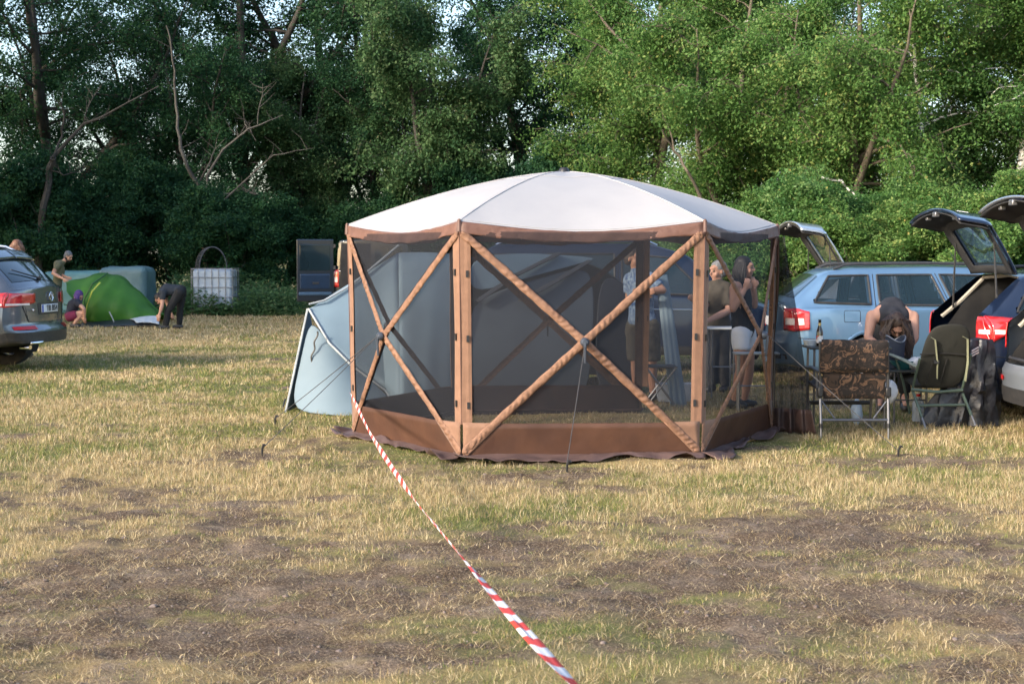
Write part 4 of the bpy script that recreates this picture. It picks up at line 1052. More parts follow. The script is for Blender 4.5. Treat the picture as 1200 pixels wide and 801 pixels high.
# 1. light blue estate
LB = paint('light_blue_paint', (.135, .245, .375), .5)
t = thing('estate_car', 'light blue estate car with roof rails parked behind the folding chairs', 'car'); L = 4.57; place(t, L, (3.22, 18.25), .5)
c = Car(L, estate(), wheels=(.98, 3.56), wr=.32, ra=.375); WN = [[(.30, 1.035), (1.00, 1.015), (1.0, 1.355), (.52, 1.345)], [(1.11, 1.01), (1.90, 1.0), (1.76, 1.36), (1.11, 1.357)], [(2.0, 1.0), (3.05, .99), (2.68, 1.345), (1.86, 1.362)]]
c.body(t, LB, LB, zl=.0, holes=WN); c.seats(t, (1.35, 2.35))
for sd in (1, -1):
    for q in WN: c.window(t, q, sd, gm=TINT)
    c.seam(t, [(1.06, 1.37), (1.055, .98), (1.02, .80), (1.32, .52), (1.36, .3), (1.95, .28), (1.95, 1.0), (1.81, 1.38)], sd); c.seam(t, [(1.95, .28), (3.0, .28), (3.06, .95)], sd)
    c.seam(t, [(.67, .945), (.85, .945), (.86, .93), (.86, .82), (.85, .81), (.67, .81), (.66, .82), (.66, .93), (.67, .945)], sd, .003, 'fuel_flap_gap')
    c.seam(t, [(.02, .62), (.5, .60), (.72, .60)], sd, .004, 'bumper_gap')
    c.taillight(t, .60, .20, .70, .965, sd, sdz=(.72, .93))
rw = MB()
for sd in (1, -1): rw.grid([[c.Sn(.09 + .33 * i / 8, 7.05 + .95 * k / 8, sd, .006) for k in range(9)] for i in range(9)])
rw.build('rear_window', GLASS, t, fixn=False)
c.railing(t, .62, 2.75, TRIM); c.mirror(t, 2.98, 1.0, LB); c.handle(t, 1.28, .90, LB); c.handle(t, 2.12, .89, LB)
MB().grid(c.rearpatch([(-.7, .36), (.7, .36), (.7, .42), (-.7, .42)], .006)).build('bumper_insert', TRIM, t, fixn=False)
pl = MB().grid(c.rearpatch([(-.26, .74), (.26, .74), (.26, .85), (-.26, .85)], .012)).build('number_plate', PLATE, t, fixn=False)
MB().tube([c.S(2.3, 8) + Vector((0, 0, 0)), c.S(2.3, 8) + Vector((-.12, 0, .16))], [.008, .003], 5).build('aerial', TRIM, t)

def hatch_car(name, label, pm, rear, deg, H=1.46, W=.885, open_=98, trim=TRIM, rail=TRIM, low=None, plate=None, big=1.0, z0=1.02):
    t = thing(name, label, 'car'); L = 4.6; place(t, L, rear, deg)
    c = Car(L, estate(L, H, W, z0), wheels=(.98, 3.58), wr=.325, ra=.38)
    WN = [[(.34, 1.045), (1.00, 1.02), (1.0, H - .115), (.56, H - .125)], [(1.11, 1.01), (1.90, 1.0), (1.76, H - .11), (1.11, H - .113)], [(2.0, 1.0), (3.05, .99), (2.68, H - .125), (1.86, H - .108)]]
    c.body(t, pm, low or pm, hatch=.50, zl=.0 if low is None else .36, holes=WN); c.seats(t, (2.35,))
    c.cargo(t)
    c.hatch(t, .50, pm, open_, plate=plate)
    for sd in (1, -1):
        for q in WN: c.window(t, q, sd, gm=TINT)
        c.seam(t, [(1.06, H - .1), (1.055, .98), (1.02, .80), (1.32, .52), (1.36, .3), (1.95, .28), (1.95, 1.0), (1.81, H - .09)], sd); c.seam(t, [(1.95, .28), (3.0, .28), (3.06, .95)], sd)
        c.seam(t, [(.02, .62), (.5, .60), (.72, .60)], sd, .004, 'bumper_gap')
        c.taillight(t, .64, .30 * big, .76, 1.0, sd, sdz=(.88, .98), cl=(.40, .09))
    c.railing(t, .66, 2.75, rail); c.mirror(t, 2.98, 1.0, pm); c.handle(t, 1.28, .90, pm); c.handle(t, 2.12, .89, pm)
    MB().grid(c.rearpatch([(-.72, .34), (.72, .34), (.72, .43), (-.72, .43)], .006)).build('bumper_insert', TRIM, t, fixn=False)
    for sd in (1, -1): MB().grid(c.rearpatch([(sd * .45, .48), (sd * .70, .48), (sd * .70, .52), (sd * .45, .52)], .01)).build('reflector', DRED, t, fixn=False)
    MB().tube([c.RP(-.62, .665, .0) + Vector((.03, 0, 0)), c.RP(0, .665, .0) + Vector((.03, 0, 0)), c.RP(.62, .665, .0) + Vector((.03, 0, 0))], .02, 6).build('load_sill', TRIM, t)
    return t, c
t, c = hatch_car('estate_car', 'navy estate car with raised tailgate and big red tail light behind the olive chair', paint('navy_paint', (.008, .016, .04), .3), (4.45, 15.05), 4, plate=True)
MB().ball((.35 - 2.3, -.4, .99), (.03, .05, .012)).build('cargo_lamp', (lambda m: (m.node_tree.nodes['Principled BSDF'].inputs['Emission Color'].__setattr__('default_value', (1, .55, .2, 1)), m.node_tree.nodes['Principled BSDF'].inputs['Emission Strength'].__setattr__('default_value', 1.6), m)[2])(mat('lamp_lens', (.8, .6, .4), .4)), t)
MB().ball((.45 - 2.3, -.25, .80), (.22, .3, .16)).ball((.5 - 2.3, -.5, .85), (.18, .14, .14)).build('folded_blanket', mat('pale_blanket', (.5, .5, .5), .9, bump=.5), t, remesh=.03)
t, c = hatch_car('estate_car', 'silver estate car with raised tailgate, mostly cut off by the right edge', paint('silver_paint', (.36, .40, .46), .6), (4.52, 12.84), 4, open_=98, rail=CHROME, low=TRIM, H=1.50)
t, c = hatch_car('estate_car', 'pale silver estate with its tailgate up, between the gazebo and the light blue estate', paint('pale_silver_paint', (.42, .47, .52), .6), (3.93, 20.15), 4, open_=97, rail=TRIM)

# 2. silver off-roader on the left
def suv(L=4.8, H=1.70, W=.97):
    return [(0, .42, .70, 1.02, 1.14, W * .86, W * .93, W * .90, W * .80), (.12, .38, .70, 1.06, 1.24, W * .91, W * .965, W * .935, W * .79), (.62, .33, .70, 1.10, H - .05, W * .95, W * .99, W * .965, W * .72), (.95, .30, .70, 1.105, H - .01, W * .96, W, W * .97, W * .70),
            (2.0, .28, .70, 1.10, H, W * .96, W, W * .975, W * .69), (2.8, .28, .70, 1.08, H - .02, W * .96, W, W * .975, W * .69), (3.2, .28, .70, 1.07, H - .13, W * .96, W, W * .97, W * .70), (3.7, .28, .70, 1.05, 1.16, W * .95, W * .99, W * .95, W * .76), (4.4, .28, .65, .95, 1.02, W * .90, W * .96, W * .9, W * .72), (L, .32, .56, .76, .82, W * .74, W * .80, W * .74, W * .6)]
SV = paint('silver_grey_paint', (.13, .145, .17), .6, .25)
t = thing('off_road_car', 'grey silver off-road car seen from its rear corner at the left edge of the photo', 'car'); L = 4.8; place(t, L, (-6.42, 20.4), 173)
c = Car(L, suv(), bow=.24, wheels=(.98, 3.87), wr=.38, ra=.43, bump=.07); c.body(t, SV, TRIM, zl=.545)
for sd in (1, -1):
    c.window(t, [(.42, 1.17), (1.15, 1.15), (1.15, 1.55), (.70, 1.54)], sd); c.window(t, [(1.26, 1.15), (2.1, 1.14), (1.95, 1.56), (1.26, 1.555)], sd); c.window(t, [(2.2, 1.14), (3.2, 1.12), (2.8, 1.54), (2.05, 1.56)], sd)
    c.seam(t, [(1.2, 1.6), (1.2, 1.12), (1.15, .95), (1.45, .65), (1.5, .4), (2.15, .4), (2.15, 1.13), (2.0, 1.6)], sd)
    l = c.taillight(t, .40, .36, .90, 1.09, sd, rz=(.95, 1.08), sdz=(.97, 1.06), cl=(.2, .07))
    MB().grid(c.rearpatch([(sd * .42, .60), (sd * .80, .60), (sd * .80, .645), (sd * .42, .645)], .012)).build('reflector', DRED, t, fixn=False)
    if sd > 0: MB().grid([[c.RP(sd * (.35 + .03 * k), .40 + .035 * i, .02) for k in range(9)] for i in range(2)]).build('exhaust_trim', CHROME, t, solid=.03)
    if sd > 0: MB().tube([c.RP(sd * .6, .36, -.1), c.RP(sd * .6, .36, .03)], [.05, .05], 12, flat=.6).build('exhaust_pipe', CHROME, t)
rw = MB()
for sd in (1, -1): rw.grid([[c.Sn(.12 + .40 * i / 10, 7.0 + 1.0 * k / 8, sd, .006) for k in range(9)] for i in range(11)])
rw.build('rear_window', GLASS, t, fixn=False)
sp = MB(); sp.grid([[c.S(.60 - .16 * i / 4, 6.9 + 1.1 * k / 10, sd_) + Vector((0, 0, .028 + .012 * i / 4)) for sd_ in (1,) for k in range(11)] for i in range(5)]); sp.grid([[c.S(.60 - .16 * i / 4, 6.9 + 1.1 * k / 10, -1) + Vector((0, 0, .028 + .012 * i / 4)) for k in range(11)] for i in range(5)])
sp.build('roof_spoiler', SV, t, solid=.03)
a0 = c.S(.13, 8) + Vector((-.02, -.02, .02)); a1 = c.S(.28, 7.3, 1) + Vector((-.025, 0, .03)); MB().tube([a0, a1], [.012, .007], 6).ball(a0, .03).build('rear_wiper', TRIM, t)
c.railing(t, .7, 2.9, CHROME, h=.045); c.mirror(t, 3.1, 1.14, SV)
sh = MB().grid(c.rearpatch([(-.52, .70), (.52, .70), (.60, .99), (-.60, .99)], .004, 16, 10)).build('tailgate_panel', SV, t, fixn=False)
sq = [c.RP(y, z, .006) for y, z in ((-.60, 1.02), (-.62, .9), (-.52, .70), (0, .68), (.52, .70), (.62, .9), (.60, 1.02))]; MB().tube(sq, .006, 5).build('tailgate_gap', SEAM, t)
pl = MB().grid(c.rearpatch([(-.255, .815), (.255, .815), (.255, .925), (-.255, .925)], .014)).build('number_plate', PLATE, t, solid=.008)
MB().grid(c.rearpatch([(.215, .818), (.253, .818), (.253, .922), (.215, .922)], .021)).build('plate_band', BLUE_, pl, fixn=False)
MB().grid(c.rearpatch([(-.31, .79), (.31, .79), (.33, .945), (-.33, .945)], .007)).build('plate_recess', TRIM, t, fixn=False)
pc = c.RP(0, .87, .024); plate_text(pl, 'TB BS4', (pc + Vector((0, -.02, 0)), (0, -1, 0), (-1, 0, 0)), .115, INK)
ec = c.RP(0, 1.03, .012); em = MB()
em.tube([ec + Vector((-.01, .06 * math.cos(a), .06 * math.sin(a))) for a in [2 * math.pi * i / 24 for i in range(24)]], .007, 6, closed=True)
em.tube([ec + Vector((-.01, y, z)) for y, z in ((.026, .05), (0, .005), (-.026, .05))], .005, 5); em.tube([ec + Vector((-.01, y, z)) for y, z in ((.05, .022), (.025, -.045), (0, .002), (-.025, -.045), (-.05, .022))], .005, 5)
em.build('emblem', CHROME, t)
lc = c.RP(.42, .855, .012); plate_text(t, 'TOUAREG', (lc, (.24 * 2 * .42, -1, 0), (-1, -.2, 0)), .05, CHROME)

# 3. dark blue people carrier seen through the net
def mpv(L=4.6, H=1.78, W=.9):
    return [(0, .32, .6, 1.0, 1.16, W * .88, W * .95, W * .92, W * .82), (.14, .28, .6, 1.04, 1.5, W * .93, W * .97, W * .95, W * .78), (.45, .25, .6, 1.05, H - .04, W * .96, W * .99, W * .97, W * .74), (1.0, .25, .6, 1.05, H, W * .97, W, W * .975, W * .73),
            (2.6, .25, .6, 1.03, H - .02, W * .97, W, W * .975, W * .72), (3.1, .25, .6, 1.01, H - .16, W * .96, W, W * .97, W * .72), (3.75, .25, .6, .98, 1.12, W * .95, W * .98, W * .95, W * .76), (4.25, .25, .55, .86, .95, W * .9, W * .95, W * .88, W * .7), (L, .3, .5, .68, .74, W * .76, W * .82, W * .76, W * .6)]
NB = paint('dark_blue_paint', (.008, .018, .045), .3)
t = thing('people_carrier', 'dark blue people carrier parked behind the gazebo, seen through its right hand mesh', 'car'); L = 4.6; place(t, L, (-.75, 20.5), 2)
c = Car(L, mpv(), wheels=(.9, 3.65), wr=.33, ra=.39); c.body(t, NB, TRIM, zl=.36)
for sd in (1, -1):
    c.window(t, [(.3, 1.12), (1.1, 1.1), (1.1, 1.6), (.42, 1.6)], sd); c.window(t, [(1.2, 1.1), (2.1, 1.09), (2.1, 1.61), (1.2, 1.61)], sd); c.window(t, [(2.2, 1.09), (3.35, 1.06), (2.85, 1.56), (2.2, 1.61)], sd)
    for x0, x1 in ((1.15, 2.15),): c.seam(t, [(x0, 1.65), (x0, .4), (x1, .38), (x1, 1.65)], sd)
    c.seam(t, [(2.15, .38), (3.3, .38), (3.35, 1.04)], sd); c.taillight(t, .62, .14, .80, 1.12, sd)
    MB().grid(c.sidepatch([(.2, .88), (3.3, .86), (3.3, .875), (.2, .895)], sd, .01, 30, 2)).build('side_trim', CHROME, t, solid=.012)
c.railing(t, .5, 2.7, CHROME); c.mirror(t, 3.2, 1.05, NB); c.handle(t, 1.32, .98, CHROME); c.handle(t, 2.32, .98, CHROME)
rw = MB()
for sd in (1, -1): rw.grid([[c.Sn(.03 + .25 * i / 8, 7.1 + .9 * k / 8, sd, .006) for k in range(9)] for i in range(9)])
rw.build('rear_window', GLASS, t, fixn=False)

# 4. black van with its rear door open
def van(L=4.9, H=1.98, W=.95):
    return [(0, .40, .8, 1.2, H - .06, W * .93, W * .97, W * .95, W * .85), (.08, .36, .8, 1.2, H - .02, W * .96, W * .99, W * .97, W * .85), (1.0, .34, .8, 1.2, H, W * .97, W, W * .98, W * .84), (3.1, .34, .8, 1.2, H - .02, W * .97, W, W * .98, W * .83), (3.5, .34, .8, 1.18, H - .2, W * .96, W, W * .97, W * .80), (4.1, .34, .75, 1.1, 1.2, W * .95, W * .98, W * .95, W * .78), (L, .35, .6, .85, .95, W * .8, W * .88, W * .8, W * .65)]
BKP = paint('black_paint', (.006, .011, .022), .0)
t = thing('van', 'black panel van with one rear door swung open, left of the gazebo roof', 'van'); L = 4.9; place(t, L, (at_px(437, 34.2), 34.2), 83)
c = Car(L, van(), bow=.05, wheels=(1.0, 3.9), wr=.34, ra=.4, bump=.08); c.body(t, BKP, TRIM, zl=.42)
for sd in (1, -1):
    c.window(t, [(.3, 1.25), (1.5, 1.25), (1.5, 1.75), (.35, 1.75)], sd); c.window(t, [(3.0, 1.22), (3.9, 1.18), (3.4, 1.68), (3.0, 1.72)], sd)
    c.taillight(t, .80, .12, .85, 1.25, sd)
rw = MB().grid(c.rearpatch([(-.74, 1.2), (-.06, 1.2), (-.06, 1.78), (-.70, 1.78)], .01)).build('rear_window', GLASS, t, fixn=False)
MB().grid(c.rearpatch([(-.8, .62), (-.0, .62), (-.0, .66), (-.8, .66)], .02)).build('door_gap', SEAM, t, fixn=False)
MB().grid(c.rearpatch([(.03, .58), (.80, .58), (.74, 1.86), (.03, 1.86)], .008)).build('load_opening', DARKIN, t, fixn=False)
MB().grid(c.rearpatch([(-.85, .40), (.85, .40), (.85, .54), (-.85, .54)], .02)).build('rear_bumper', TRIM, t, solid=.03)
hx = c.RP(.93, 1.0, .03); an = R(90 + 118)
dm = Matrix.Translation(hx) @ Matrix.Rotation(R(24), 4, 'Z')     # door frame: local +y runs away from the hinge
def dp(u, z, o=0): return dm @ Vector((-o, u, z - 1.0))
th = .045
def slab(u0, u1, z0, z1, o0, o1, nm, m_, par, bev=.01, **k):
    V_ = [dp(u, z, o) for o in (o0, o1) for u, z in ((u0, z0), (u1, z0), (u1, z1), (u0, z1))]
    return MB().add(V_, [(0, 1, 2, 3), (7, 6, 5, 4), (0, 4, 5, 1), (1, 5, 6, 2), (2, 6, 7, 3), (3, 7, 4, 0)]).build(nm, m_, par, bevel=bev, smooth=False)
door = slab(0, .86, .52, 1.95, 0, th, 'rear_door', BKP, t, .02)
slab(.08, .80, 1.22, 1.84, -.006, th + .006, 'door_window', GLASS, door, .02); slab(.08, .80, .80, 1.16, -.012, th + .012, 'door_reflection_panel', mat('door_panel_reflection', (.012, .03, .07), .2, coat=1), door, .03)  # bluish panel and ledge colours paint in the reflection on the black door
slab(.06, .82, .66, .74, -.02, th + .02, 'door_reflection_ledge', mat('door_reflection_ledge', (.05, .10, .17), .3, coat=1), door, .02)
slab(.35, .5, .92, .97, -.03, th + .03, 'door_handle', TRIM, door, .01)
for z in (.7, 1.3, 1.8): MB().box(dp(-.02, z, th / 2), (.06, .06, .08)).build('hinge', TRIM, door)
# ------------------------------------------------------------------ people
SKIN = mat('skin', (.50, .28, .20), .55, (.43, .23, .16), 7, spec=.35)
SKIN_T = mat('tanned_skin', (.42, .22, .145), .55, (.36, .18, .12), 7, spec=.35)
def cloth(n, c, c2=None, **k): return mat(n, c, .85, c2 or tuple(x * .75 for x in c), k.pop('scale', 7), bump=.4, bscale=22, **k)
HAIR = {n: mat(n + '_hair', c, .6, tuple(x * .5 for x in c), 60, stretch=(1, 1, .15)) for n, c in (('brown', (.055, .032, .022)), ('dark', (.016, .012, .012)), ('grey', (.16, .16, .17)), ('purple', (.09, .035, .20)), ('auburn', (.17, .075, .04)), ('white', (.26, .26, .27)))}
def lim(a, b, t): return Vector(a).lerp(Vector(b), t)
def hand_(mb, w, el, s=1., curl=.5, toward=None):
    """palm and five fingers beyond the wrist w, continuing the forearm from el"""
    w = Vector(w); d = (w - Vector(el)).normalized()
    if toward is not None: d = Vector(toward).normalized()
    a = d.cross(Vector((0, 1, 0)));
    if a.length < .2: a = d.cross(Vector((0, 0, 1)))
    a.normalize(); n = a.cross(d).normalized()
    pc = w + d * .05 * s; rot = Matrix((d, a, n)).transposed().to_quaternion().to_euler()
    mb.ball(pc, (.052 * s, .042 * s, .017 * s), 10, 6, rot)
    for k, (o, L) in enumerate(((-.03, .062), (-.01, .075), (.01, .078), (.03, .068))):
        p = w + d * .09 * s + a * o * s; c = curl * (1 + .1 * k); pts = [p - d * .02, p]; dd = d.copy()
        for j in range(3):
            dd = (dd * math.cos(c * .6) + n * math.sin(c * .6)).normalized(); pts.append(pts[-1] + dd * L * s * (.42, .32, .26)[j])
        mb.tube(pts, [.010 * s, .0105 * s, .010 * s, .009 * s, .008 * s], 6); mb.ball(pts[-1], .008 * s, 6, 4)
    t0 = w + d * .02 * s - a * .03 * s; t1 = t0 - a * .028 * s + d * .028 * s + n * .008; t2 = t1 + d * .034 * s + n * .012; mb.tube([t0, t1, t2], [.014 * s, .012 * s, .009 * s], 6); mb.ball(t2, .009 * s, 6, 4)
def torso_(mb, J, s, e, lo=0., top=True, si=.13):
    sl, sr, ch, pv, hl, hr, nk = [Vector(J[k]) for k in ('sl', 'sr', 'ch', 'pv', 'hl', 'hr', 'nk')]
    a = lim(sl, sr, si); b = lim(sr, sl, si); wa = lim(ch, pv, .5)
    if top:
        mb.cap2(a, b, .070 * s + e, .070 * s + e); mb.cap2(nk, lim(a, b, .5), .055 * s + e, .085 * s + e)
        for q, h in ((a, hl), (b, hr)):
            m1 = lim(ch, q, .42); mb.cap2(q, m1, .075 * s + e, .105 * s + e); mb.cap2(m1, lim(wa, lim(wa, h, .5), .9), .105 * s + e, .085 * s + e)
        mb.cap2(ch, wa, .115 * s + e, .105 * s + e)
    for h in (hl, hr): mb.cap2(lim(wa, h, .45), lim(pv, h, .75), .09 * s + e, .095 * s + e)
    mb.cap2(wa, pv, .10 * s + e, .11 * s + e)
def head_(mb, c, f, up, s=1.):
    c = Vector(c); f = Vector(f).normalized(); up = Vector(up); l = up.cross(f).normalized(); u = f.cross(l).normalized()
    rot = Matrix((f, l, u)).transposed().to_quaternion().to_euler(); q = lambda x, y, z: c + (f * x + l * y + u * z) * s
    mb.ball(q(-.012, 0, .03), (.098 * s, .076 * s, .092 * s), 16, 12, rot); mb.ball(q(.022, 0, -.035), (.064 * s, .058 * s, .072 * s), 14, 10, rot)
    mb.ball(q(.06, 0, -.082), (.026 * s, .03 * s, .022 * s), 8, 6, rot); mb.tube([q(.085, 0, .022), q(.112, 0, -.018), q(.088, 0, -.028)], [.011 * s, .016 * s, .012 * s], 8)
    mb.ball(q(.078, 0, .045), (.02 * s, .055 * s, .013 * s), 10, 6, rot); mb.ball(q(.082, 0, -.052), (.014 * s, .026 * s, .010 * s), 8, 6, rot)
    for y in (1, -1):
        mb.ball(q(-.005, y * .078, -.005), (.022 * s, .009 * s, .034 * s), 8, 6, rot); mb.ball(q(.058, y * .04, -.03), (.026 * s, .024 * s, .028 * s), 8, 6, rot)
    return q, rot
def person(label, cat, J, s=1., skin=SKIN, face=(1, 0, 0), up=(0, 0, 1), shirt=None, sleeve=.0, pants=None, leg=1., shoes=None, hair=None, hair_kind='short', beard=None, curl=.5, group=None, hands=None, neck_open=True, shirt_e=.014, tod=None):
    J = {k: Vector(v) for k, v in J.items()}
    og = Vector((J['pv'].x, J['pv'].y, 0)); J = {k: v - og for k, v in J.items()}
    root = thing('person', label, cat, og, 0, group)
    bd = MB(); torso_(bd, J, s, 0)
    bd.cap2(J['nk'], lim(J['nk'], J['hd'], .75), .056 * s, .05 * s)
    q, rot = head_(bd, J['hd'], face, up, s)
    for a in 'lr':
        bd.chain([J['s' + a], lim(J['s' + a], J['e' + a], .5), J['e' + a], lim(J['e' + a], J['w' + a], .35), J['w' + a]], [.060 * s, .052 * s, .041 * s, .043 * s, .027 * s])
        hand_(bd, J['w' + a], J['e' + a], s, curl, (tod or {}).get(a))
        bd.chain([J['h' + a], lim(J['h' + a], J['k' + a], .45), J['k' + a], lim(J['k' + a], J['a' + a], .3), J['a' + a]], [.098 * s, .082 * s, .056 * s, .058 * s, .037 * s])
        bd.cap2(J['a' + a] + Vector((0, 0, -.02)), J['t' + a], .038 * s, .028 * s)
    body = bd.build('body', skin, root, remesh=.0115)
    ey = MB()
    for y in (1, -1): ey.ball(q(.078, y * .031, .012), .0115 * s, 8, 6)
    ey.build('eyes', mat('eye_dark', (.03, .02, .018), .2), root)
    if shirt:
        m = MB(); torso_(m, J, s, shirt_e, si=.13 if sleeve > 0 else .27)
        if sleeve > 0:
            for a in 'lr':
                e_ = lim(J['s' + a], J['e' + a], min(sleeve, 1)); m.tube([J['s' + a], e_], [.075 * s, .066 * s], 12); m.ball(J['s' + a], .075 * s)
                if sleeve > 1: m.chain([J['e' + a], lim(J['e' + a], J['w' + a], sleeve - 1)], [.056 * s, .045 * s])
        m.build('shirt', shirt, root, remesh=.016, disp=.022, dscale=.12)
    if pants:
        m = MB(); wa = lim(J['pv'], J['ch'], .18)
        for a in 'lr':
            m.cap2(lim(wa, J['h' + a], .5), lim(J['pv'], J['h' + a], .8), .105 * s, .112 * s)
            if leg <= 1:
                m.cap2(J['h' + a], lim(J['h' + a], J['k' + a], .3), .112 * s, .105 * s); m.tube([lim(J['h' + a], J['k' + a], .15), lim(J['h' + a], J['k' + a], leg)], [.108 * s, .098 * s], 14)
            else:
                m.chain([J['h' + a], lim(J['h' + a], J['k' + a], .5), J['k' + a]], [.112 * s, .095 * s, .075 * s]); m.tube([J['k' + a], lim(J['k' + a], J['a' + a], leg - 1)], [.076 * s, .066 * s], 12)
        m.cap2(wa, J['pv'], .115 * s, .125 * s)
        m.build('trousers' if leg > 1 else 'shorts', pants, root, remesh=.016, disp=.022, dscale=.12)
    if shoes:
        for a in 'lr':
            m = MB(); t = J['t' + a]; k = J['a' + a]; d = (t - k); d.z = 0; d.normalize() if d.length > 1e-4 else None
            hz = min(k.z, .09); m.cap2(Vector((k.x, k.y, .045)) - d * .04, Vector((t.x, t.y, .038)), .048 * s, .042 * s); m.cap2(Vector((k.x, k.y, .05)), k, .05 * s, .046 * s); m.build('shoe', shoes, root, remesh=.012)
    if hair:
        h = MB()
        if hair_kind != 'bald':
            h.ball(q(-.024, 0, .046), (.100 * s, .086 * s, .090 * s), 16, 12, rot)
            for y in (1, -1): h.ball(q(-.035, y * .04, .0), (.06 * s, .052 * s, .075 * s), 10, 8, rot)
        if hair_kind in ('long', 'bushy'):
            rr = random.Random(int(og.x * 100)); n = 46
            for i in range(n):
                an = (i / n - .5) * 2 * 2.2; y = math.sin(an); x = -math.cos(an)
                p0 = q(-.03 + .06 * x, .07 * y, .06); L_ = (.36 if hair_kind == 'long' else .2) * rr.uniform(.7, 1.1)
                out = (p0 - q(0, 0, .03)); out.z = 0; out = out.normalized() if out.length > .01 else out
                pts = [p0, p0 + out * .035 + Vector((0, 0, -L_ * .3)), p0 + out * .03 + Vector((rr.uniform(-.02, .02), rr.uniform(-.02, .02), -L_ * .65)), p0 + out * .01 + Vector((rr.uniform(-.03, .03), rr.uniform(-.03, .03), -L_))]
                h.tube(pts, [.02, .019, .014, .004], 5)
        h.build('hair', HAIR[hair], root, remesh=.011 if hair_kind == 'short' else 0, disp=.012, dscale=.03)
    if beard:
        h = MB(); h.ball(q(.045, 0, -.085), (.045 * s, .055 * s, .055 * s), 12, 8, rot); h.ball(q(.0, .055, -.045), (.03 * s, .018 * s, .045 * s), 8, 6, rot); h.ball(q(.0, -.055, -.045), (.03 * s, .018 * s, .045 * s), 8, 6, rot); h.build('beard', HAIR[beard], root, remesh=.01, disp=.01, dscale=.03)
    return root, q, J, og
def PZ(px, Y, z): return Vector(((px - 600) / FPX * Y, Y, z))

# 1 man in the olive T-shirt pulling up the green tent
Y = 35.2
person('bearded man in an olive T-shirt pulling up the edge of the green tent', 'person', dict(
    hd=P(80, 300.5, Y), nk=P(74, 307, Y), ch=P(70, 316, Y), pv=P(66, 337, Y + .05), sl=P(67, 309, Y + .17), sr=P(69, 310, Y - .18), el=P(70, 321, Y + .1), wl=P(79, 325, Y - .3), er=P(62, 320, Y - .3), wr=P(74, 326.5, Y - .5),
    hl=P(67, 338, Y + .12), hr=P(65, 338, Y - .1), kl=P(69, 356, Y + .12), kr=P(65, 356, Y - .1), al=P(66, 374, Y + .14), ar=P(62, 375, Y - .1), tl=P(71, 376.6, Y + .12), tr=P(67, 376.6, Y - .12)),
    face=(.82, -.25, -.5), shirt=cloth('olive_shirt', (.13, .125, .07)), sleeve=.6, pants=cloth('dark_jeans', (.02, .025, .035)), leg=1.95, shoes=TRIM, hair='grey', beard='dark', curl=.9)
# 2 crouching woman with purple hair
Y = 32.6
person('crouching person with purple hair, navy top and maroon shorts left of the green tent', 'person', dict(
    hd=P(92, 347, Y), nk=P(87, 352, Y), ch=P(86, 357, Y), pv=P(82, 369, Y + .05), sl=P(89, 353, Y + .17), sr=P(91, 355, Y - .18), el=P(96, 361, Y + .15), wl=P(98, 371, Y + .1), er=P(98.5, 362, Y - .25), wr=P(99, 371, Y - .2),
    hl=P(82, 371, Y + .1), hr=P(82, 371, Y - .12), kl=P(96, 365, Y + .14), kr=P(97, 366, Y - .16), al=P(87, 380, Y + .12), ar=P(86, 380.5, Y - .15), tl=P(93, 383, Y + .12), tr=P(92, 383, Y - .18)),
    face=(.75, -.2, -.65), shirt=cloth('navy_top', (.012, .015, .03)), sleeve=.45, pants=cloth('maroon_shorts', (.16, .012, .05)), leg=.6, shoes=TRIM, hair='purple', hair_kind='bushy')
# 3 man bending over right of the tent
Y = 31.9
person('man in black bending far down beside the right end of the green tent', 'person', dict(
    hd=P(187.5, 350, Y - .1), nk=P(190, 344.5, Y - .05), ch=P(196, 339, Y), pv=P(212, 340, Y + .05), sl=P(191, 341, Y + .17), sr=P(191, 343, Y - .2), el=P(196, 355, Y + .15), wl=P(200, 366, Y + .05), er=P(190, 357, Y - .25), wr=P(187, 368, Y - .3),
    hl=P(213, 342, Y + .12), hr=P(210, 343, Y - .12), kl=P(211, 363, Y + .12), kr=P(197, 364, Y - .15), al=P(210, 381, Y + .14), ar=P(194, 382, Y - .15), tl=P(204, 385, Y + .12), tr=P(188, 385, Y - .18)),
    face=(-.45, -.2, -.85), up=(-.9, 0, .4), shirt=cloth('black_shirt', (.022, .028, .038)), sleeve=.6, pants=cloth('black_trousers', (.010, .011, .014)), leg=1.95, shoes=TRIM, hair='dark')
# 4 person whose head shows above the off-road car
Y = 22.9
x0 = at_px(22, Y)
person('person with bushy brown hair standing behind the silver off-road car', 'person', dict(
    hd=(x0, Y, 1.70), nk=(x0, Y, 1.53), ch=(x0, Y, 1.32), pv=(x0, Y, .97), sl=(x0 - .18, Y, 1.45), sr=(x0 + .18, Y, 1.45), el=(x0 - .24, Y, 1.16), wl=(x0 - .22, Y + .08, .92), er=(x0 + .24, Y, 1.16), wr=(x0 + .22, Y + .08, .92),
    hl=(x0 - .1, Y, .93), hr=(x0 + .1, Y, .93), kl=(x0 - .11, Y, .5), kr=(x0 + .11, Y, .5), al=(x0 - .12, Y, .09), ar=(x0 + .12, Y, .09), tl=(x0 - .12, Y + .16, .03), tr=(x0 + .12, Y + .16, .03)),
    face=(.1, 1, 0), shirt=cloth('grey_shirt', (.1, .1, .11)), sleeve=.5, pants=cloth('blue_jeans', (.04, .06, .11)), leg=1.95, shoes=TRIM, hair='auburn', hair_kind='bushy')
